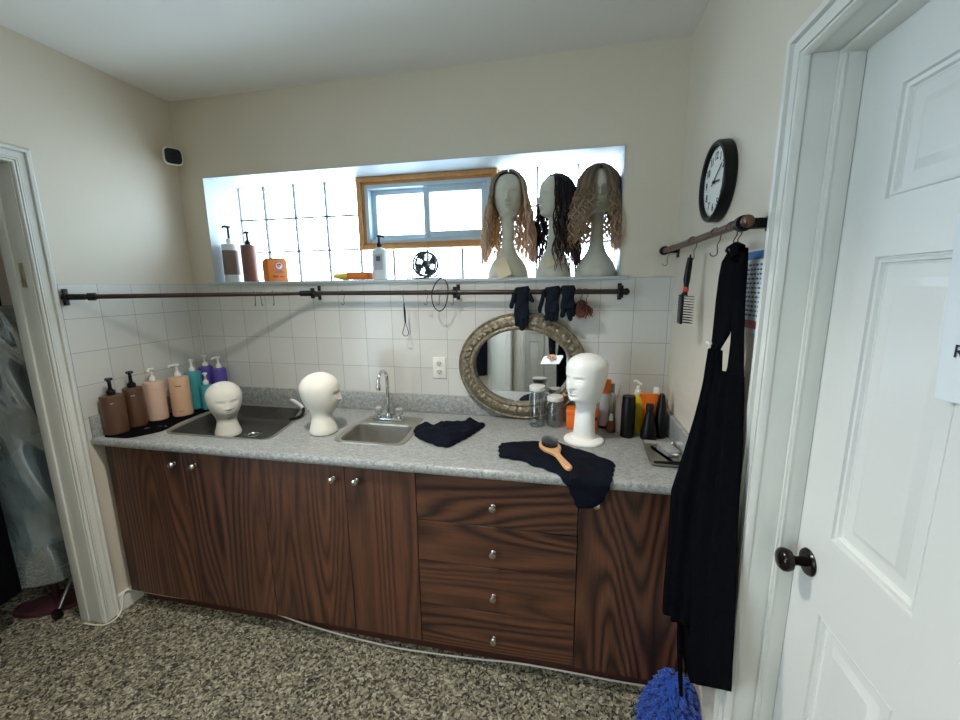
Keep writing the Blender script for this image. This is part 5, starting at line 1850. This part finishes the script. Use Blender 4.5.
# ------------------------------------------------------------------ side room seen through the left doorway
df = thing('dress_form', 'garment form on an oval burgundy base, wrapped in plastic in the side room', 'dress form', (-0.385, -0.700, 0))
b = MB(); b.lathe([(0, 0.004), (0.150, 0.0), (0.156, 0.006), (0.150, 0.022), (0.144, 0.024), (0.138, 0.014), (0.0, 0.012)], 48, sy=0.55, rot=Matrix.Rotation(radians(28), 3, 'Z')); obj('base', b, BURGUNDY, df)
b = MB(); b.tube([(-0.03, 0.035, 0.012), (-0.03, 0.04, 0.60)], 0.016, 12); obj('post', b, mat('dark_burgundy_post', (58, 30, 36), 0.4), df)
b = MB(); b.lathe([(0, 0.58), (0.12, 0.60), (0.15, 0.68), (0.12, 0.92), (0.15, 1.18), (0.15, 1.30), (0.07, 1.40), (0.045, 1.50), (0, 1.51)], 28, (-0.03, 0.05, 0), sy=0.8); obj('torso', b, mat('grey_dress_cloth', (44, 48, 50), 0.85, var=0.5, vscale=9), df)
b = MB(); b.lathe([(0.10, 0.36), (0.19, 0.38), (0.17, 0.62), (0.145, 0.80), (0.12, 0.92)], 32, (-0.03, 0.05, 0), sy=0.75, cap=False); obj('skirt', b, mat('pale_blue_dress_cloth', (104, 122, 130), 0.85, var=0.45, vscale=16), df)
b = MB(); b.tube([(-0.03, -0.16, 1.40), (-0.03, 0.0, 1.475), (-0.03, 0.05, 1.52), (-0.03, 0.10, 1.475), (-0.03, 0.26, 1.40)], 0.011, 8); obj('wood_hanger', b, WOODLIGHT, df)
pc = thing('plastic_cover', 'wrinkled clear plastic cover draped over the garment form in the side room', 'plastic cover', (-0.400, -0.665, 0))
b = MB(); rnd = random.Random(4)
ws = [(rnd.uniform(4, 16), rnd.randint(2, 9), rnd.uniform(0, 6.28), rnd.uniform(0.4, 1)) for _ in range(7)]


def cover(u, v):
    a = 2 * pi * u
    z = 1.52 - 1.31 * v
    k = 0.35 + 0.65 * min(1, v * 3.2) ** 0.6
    w_ = sum(am * sin(fz * z + m_ * a + p) for fz, m_, p, am in ws) * 0.0085
    rx_l, ry_l = 0.185 * k + w_, 0.165 * k + w_
    return Vector((rx_l * cos(a), ry_l * sin(a), z + (0.02 * sin(3 * a) if v > 0.97 else 0)))


b.grid(cover, 110, 90, True)
PL = glassy('wrinkled_clear_plastic', (206, 226, 232), 0.72, 0.14, 0.45)
_v = PL.coords((1, 1, 0.45))
_w = PL.noise(_v, 16, 5, 0.65)
_b = PL.n('ShaderNodeBump'); _b.inputs['Strength'].default_value = 1.0; _b.inputs['Distance'].default_value = 0.05
PL.l(_w.outputs['Fac'], _b.inputs['Height'])
for _n in PL.t.nodes:
    if _n.bl_idname in ('ShaderNodeBsdfGlossy', 'ShaderNodeBsdfDiffuse', 'ShaderNodeLayerWeight'):
        PL.l(_b.outputs['Normal'], _n.inputs['Normal'])
obj('sheet', b, PL.m, pc)
rk = thing('garment_rack', 'chrome garment rack with black caster standing in the side room', 'garment rack', (-0.52, -0.95, 0))
b = MB(); b.tube([(-0.07, -0.45, 0.05), (-0.07, 0.52, 0.05)], 0.010, 10); obj('base_rail', b, CHROME, rk)
b = MB(); b.tube([(0.27, 0.19, 0.035), (0.20, 0.36, 0.20)], 0.009, 10); obj('leg', b, CHROME, rk)
b = MB(); b.tube([(0.20, 0.36, 0.19), (-0.07, 0.40, 0.21), (-0.07, 0.41, 1.75)], 0.010, 10); obj('upright', b, BLACKM, rk)
b = MB(); b.tube([(-0.07, 0.41, 1.75), (-0.07, -0.45, 1.75)], 0.011, 10); obj('top_rail', b, CHROME, rk)
b = MB(); b.tube([(-0.07, -0.43, 1.75), (-0.07, -0.43, 0.05)], 0.010, 10); obj('upright', b, CHROME, rk)
b = MB(); b.tube([(0.27, 0.172, 0.021), (0.27, 0.198, 0.021)], 0.020, 14); b.box(0.255, 0.285, 0.17, 0.20, 0.022, 0.048, 0.004); obj('caster', b, BLACKP, rk)
co = thing('black_coat', 'long black coat hanging at the edge of the left doorway', 'coat', (-0.36, -0.99, 0))
b = MB()


def coat(u, v):
    a = 2 * pi * u
    z = 1.66 - 1.44 * v
    k = 0.3 + 0.7 * min(1, v * 4) ** 0.7 + 0.12 * v
    f = 1 + 0.05 * sin(7 * a + 2 * v)
    return Vector((0.105 * k * f * cos(a), 0.155 * k * f * sin(a), z))


b.grid(coat, 48, 40, True)
vs = list(b.bm.verts); b.bm.faces.new(vs[:48]); b.bm.faces.new(vs[-48:])
obj('coat_body', b, BLACKCLOTH, co)
b = MB(); b.tube([(0, 0, 1.65), (-0.02, 0, 1.70), (-0.10, 0, 1.765), (-0.23, 0, 1.768), (-0.245, 0, 1.74)], 0.003, 6); obj('hanger_hook', b, CHROME, co)
sh = thing('black_shoe', 'black shoe standing on the carpet at the left doorway', 'shoe', (-0.335, -1.045, 0), radians(15))
b = MB()


def shoe(u, v):
    a = 2 * pi * u
    y = -0.13 + 0.26 * v
    w_ = 0.040 * (sin(pi * min(1, max(0.03, v * 0.95 + 0.02))) ** 0.45)
    h_ = 0.075 * (1 - 0.45 * v) * (sin(pi * min(0.98, v * 0.9 + 0.06)) ** 0.35)
    return Vector((w_ * cos(a), y, max(0.0, h_ * (0.5 + 0.5 * sin(a)))))


b.grid(shoe, 28, 24, True); obj('upper', b, BLACKP, sh)
b = MB(); so = roundpoly([(-0.036, -0.132), (0.036, -0.132), (0.042, 0.03), (0.022, 0.134), (-0.022, 0.134), (-0.042, 0.03)], 0.03, 5); b.poly_prism([(p.x, p.y) for p in so], 0, 0.014); obj('sole', b, BLACKM, sh)

# ------------------------------------------------------------------ clothes at the back of the room (mirror reflection)
for k, (x, mm, lab_) in enumerate(((0.72, BLACKCLOTH, 'black garment hanging on the rear wall, further from the white door'), (1.00, NAVYCLOTH, 'blue-black garment hanging on the rear wall next to the white door'))):
    g_ = thing('hanging_garment', lab_, 'garment', (x, YR + 0.11, 0))
    b = MB()

    def gar(u, v, k=k):
        a = 2 * pi * u
        z = 1.72 - 1.25 * v
        q_ = 0.35 + 0.65 * min(1, v * 5) ** 0.7
        f = 1 + 0.06 * sin(6 * a + 3 * v + k)
        return Vector((0.115 * q_ * f * cos(a), 0.07 * q_ * f * sin(a), z))
    b.grid(gar, 40, 30, True); vs = list(b.bm.verts); b.bm.faces.new(vs[:40]); b.bm.faces.new(vs[-40:])
    obj('cloth', b, mm, g_)
    b = MB(); b.tube([(0, 0, 1.71), (0, 0, 1.76), (0, -0.05, 1.80), (0, -0.108, 1.79)], 0.003, 6); obj('hanger_hook', b, NICKEL, g_)

# ------------------------------------------------------------------ ceiling lamps
def downlight(label, x, y, watts):
    c = thing('ceiling_downlight', label, 'ceiling light', (x, y, H))
    b = MB(); b.lathe([(0.055, 0.0), (0.058, -0.006), (0.085, -0.004), (0.085, 0.0)], 32, cap=False); obj('trim_ring', b, WHITEP, c)
    t_ = NT('lit_bulb'); t_.b.inputs['Emission Color'].default_value = (1, 0.95, 0.86, 1); t_.b.inputs['Emission Strength'].default_value = 6.0
    b = MB(); b.lathe([(0, -0.004), (0.054, -0.002), (0.054, 0.0)], 28, cap=False); obj('bulb', b, t_.m, c)
    l = bpy.data.lights.new('downlight_lamp', 'SPOT')
    l.energy = watts; l.color = (1.0, 0.955, 0.88); l.spot_size = radians(122); l.spot_blend = 0.75; l.shadow_soft_size = 0.07
    lo = bpy.data.objects.new('lamp', l); COL.objects.link(lo); lo.parent = c; lo.location = (0, 0, -0.055)


downlight('ceiling downlight above the floor in front of the sinks', 1.40, -1.12, DOWNLIGHT)
downlight('added ceiling downlight at the rear of the room', 1.40, -2.70, DOWNLIGHT)  # second downlight, added as fill behind the camera
cl2 = thing('added_ceiling_light', 'added, unseen round white ceiling light in the side room behind the left doorway', 'ceiling light', (-1.2, -1.0, H))  # added out of view to give the side room cool light
b = MB(); b.lathe([(0, 0), (0.20, 0), (0.205, -0.02), (0.195, -0.03), (0, -0.03)], 40); obj('frame', b, WHITEP, cl2)
t = NT('lit_diffuser_cool'); t.b.inputs['Base Color'].default_value = (0.9, 0.9, 0.9, 1); t.b.inputs['Emission Color'].default_value = (0.85, 0.94, 1, 1); t.b.inputs['Emission Strength'].default_value = SIDE_ROOM_FILL
b = MB(); b.lathe([(0.185, -0.03), (0.175, -0.055), (0.10, -0.068), (0, -0.070)], 40, cap=False); obj('diffuser', b, t.m, cl2)
# ------------------------------------------------------------------ the photographer (seen only in the oval mirror)
def skinned(name, verts, edges, radii, mate, parent, root=0, levels=2):
    me = bpy.data.meshes.new(name)
    me.from_pydata(verts, edges, [])
    o = bpy.data.objects.new(name, me)
    COL.objects.link(o)
    o.parent = parent
    o.modifiers.new('skin', 'SKIN')
    if not me.skin_vertices:
        bm = bmesh.new(); bm.from_mesh(me); bm.verts.layers.skin.verify(); bm.to_mesh(me); bm.free()
    lay = me.skin_vertices[0].data
    for i, r in enumerate(radii):
        lay[i].radius = r if isinstance(r, tuple) else (r, r)
        lay[i].use_root = (i == root)
    ss = o.modifiers.new('smooth', 'SUBSURF'); ss.levels = levels; ss.render_levels = levels
    me.materials.append(mate)
    dg = bpy.context.evaluated_depsgraph_get()
    m2 = bpy.data.meshes.new_from_object(o.evaluated_get(dg))
    for p in m2.polygons:
        p.use_smooth = True
    o.modifiers.clear()
    o.data = m2
    return o


SKIN = mat('skin', (206, 160, 134), 0.55, var=0.03)
pe = thing('person', 'person in black clothes holding white papers, seen only as a reflection in the oval mirror', 'person', (2.225, -2.44, 0))
V = [(0, 0, 0.95), (0, 0, 1.10), (0, 0.01, 1.25), (0, 0.0, 1.38), (0, -0.01, 1.46), (0, 0.01, 1.52),
     (-0.09, 0, 0.90), (-0.10, 0.01, 0.50), (-0.11, -0.02, 0.09), (-0.11, 0.10, 0.045), (0.09, 0, 0.90), (0.10, 0.01, 0.50), (0.11, -0.02, 0.09), (0.11, 0.10, 0.045),
     (-0.17, -0.01, 1.38), (-0.215, 0.0, 1.11), (-0.20, 0.20, 0.945), (-0.195, 0.255, 0.935), (0.17, -0.01, 1.38), (0.24, 0.02, 1.13), (0.20, 0.19, 1.28), (0.18, 0.235, 1.32)]
Eg = [(0, 1), (1, 2), (2, 3), (3, 4), (4, 5), (0, 6), (6, 7), (7, 8), (8, 9), (0, 10), (10, 11), (11, 12), (12, 13), (3, 14), (14, 15), (15, 16), (16, 17), (3, 18), (18, 19), (19, 20), (20, 21)]
Ra = [(0.15, 0.10), (0.135, 0.095), (0.15, 0.10), (0.13, 0.085), (0.055, 0.055), (0.05, 0.05), 0.085, 0.058, 0.042, 0.035, 0.085, 0.058, 0.042, 0.035, 0.058, 0.046, 0.036, 0.030, 0.058, 0.046, 0.036, 0.030]
body = skinned('body', V, Eg, Ra, BLACKCLOTH, pe)
hh_ = head_mesh([(1.49, 0.048, 0.045, 0.052, 0), (1.535, 0.050, 0.050, 0.056, 0), (1.548, 0.052, 0.078, 0.064, 0), (1.57, 0.058, 0.086, 0.074, 0), (1.61, 0.066, 0.089, 0.088, 0), (1.66, 0.073, 0.091, 0.098, 0), (1.70, 0.075, 0.090, 0.100, 0)], 1.69, 1.765, face(0.222, 1.543), 48, 60)
bmesh.ops.rotate(hh_.bm, verts=hh_.bm.verts, cent=(0, 0, 0), matrix=Matrix.Rotation(pi, 3, 'Z'))
for sx in (-1, 1):
    hh_.ball((sx * 0.078, -0.012, 1.645), 0.008, 0.018, 0.030, 10)
obj('head', hh_, SKIN, pe)
b = MB()


def hairf(u, v):
    a = 0.9 + u * (2 * pi - 1.8)
    el = radians(-15) + v * radians(105)
    return Vector((0.083 * cos(el) * sin(a), 0.0 - 0.004 + 0.110 * cos(el) * cos(a), 1.685 + 0.088 * sin(el)))


b.grid(hairf, 36, 14)
o = obj('hair', b, mat('dark_hair', (38, 30, 28), 0.6), pe); o.modifiers.new('thickness', 'SOLIDIFY').thickness = 0.006


def hand(parent, base, fwd_, up_, side, curl):
    """palm plus five separate bent fingers, grown as one surface per finger"""
    f_, u_ = Vector(fwd_).normalized(), Vector(up_).normalized()
    s_ = f_.cross(u_) * side
    B = Vector(base)
    vs, es, rs = [B - f_ * 0.01, B + f_ * 0.03, B + f_ * 0.075], [(0, 1), (1, 2)], [(0.026, 0.018), (0.036, 0.016), (0.040, 0.013)]
    hd_ = skinned('hand', vs, es, rs, SKIN, parent, 0, 2)
    for k, (off, L) in enumerate(((-0.030, 0.070), (-0.010, 0.080), (0.011, 0.074), (0.030, 0.058))):
        r0 = B + f_ * 0.066 + s_ * off
        p = [r0]
        d = f_.copy()
        for q in range(3):
            ang = curl * (q + 0.6) * 0.5
            d = (f_ * cos(ang) - u_ * sin(ang))
            p.append(p[-1] + d * L / (2.4 + 0.5 * q))
        skinned('finger', p, [(0, 1), (1, 2), (2, 3)], [0.0095, 0.009, 0.0085, 0.007], SKIN, hd_, 0, 2)
    p = [B + f_ * 0.02 - s_ * 0.028, B + f_ * 0.045 - s_ * 0.050 - u_ * 0.012, B + f_ * 0.068 - s_ * 0.052 - u_ * 0.026]
    skinned('thumb', p, [(0, 1), (1, 2)], [0.012, 0.0105, 0.008], SKIN, hd_, 0, 2)
    return hd_


hand(pe, (-0.193, 0.262, 0.935), (0.05, 1, 0.02), (0.2, 0, 1), 1, 0.55)
hand(pe, (0.178, 0.240, 1.325), (-0.3, 0.5, 0.8), (0, -0.8, 0.6), -1, 0.5)
pp = thing('paper_sheets', 'folded white papers held by the person, seen only in the oval mirror', 'papers', (2.045, -2.095, 0.940), rot=(radians(-22), radians(-6), radians(14)))
b = MB(); b.box(-0.12, 0.07, -0.06, 0.10, -0.0262, -0.0240, 0.0005); b.box(-0.11, 0.08, -0.05, 0.11, -0.0238, -0.0226, 0.0004, rot=Matrix.Rotation(radians(4), 3, 'Z')); obj('sheets', b, PAPER, pp)
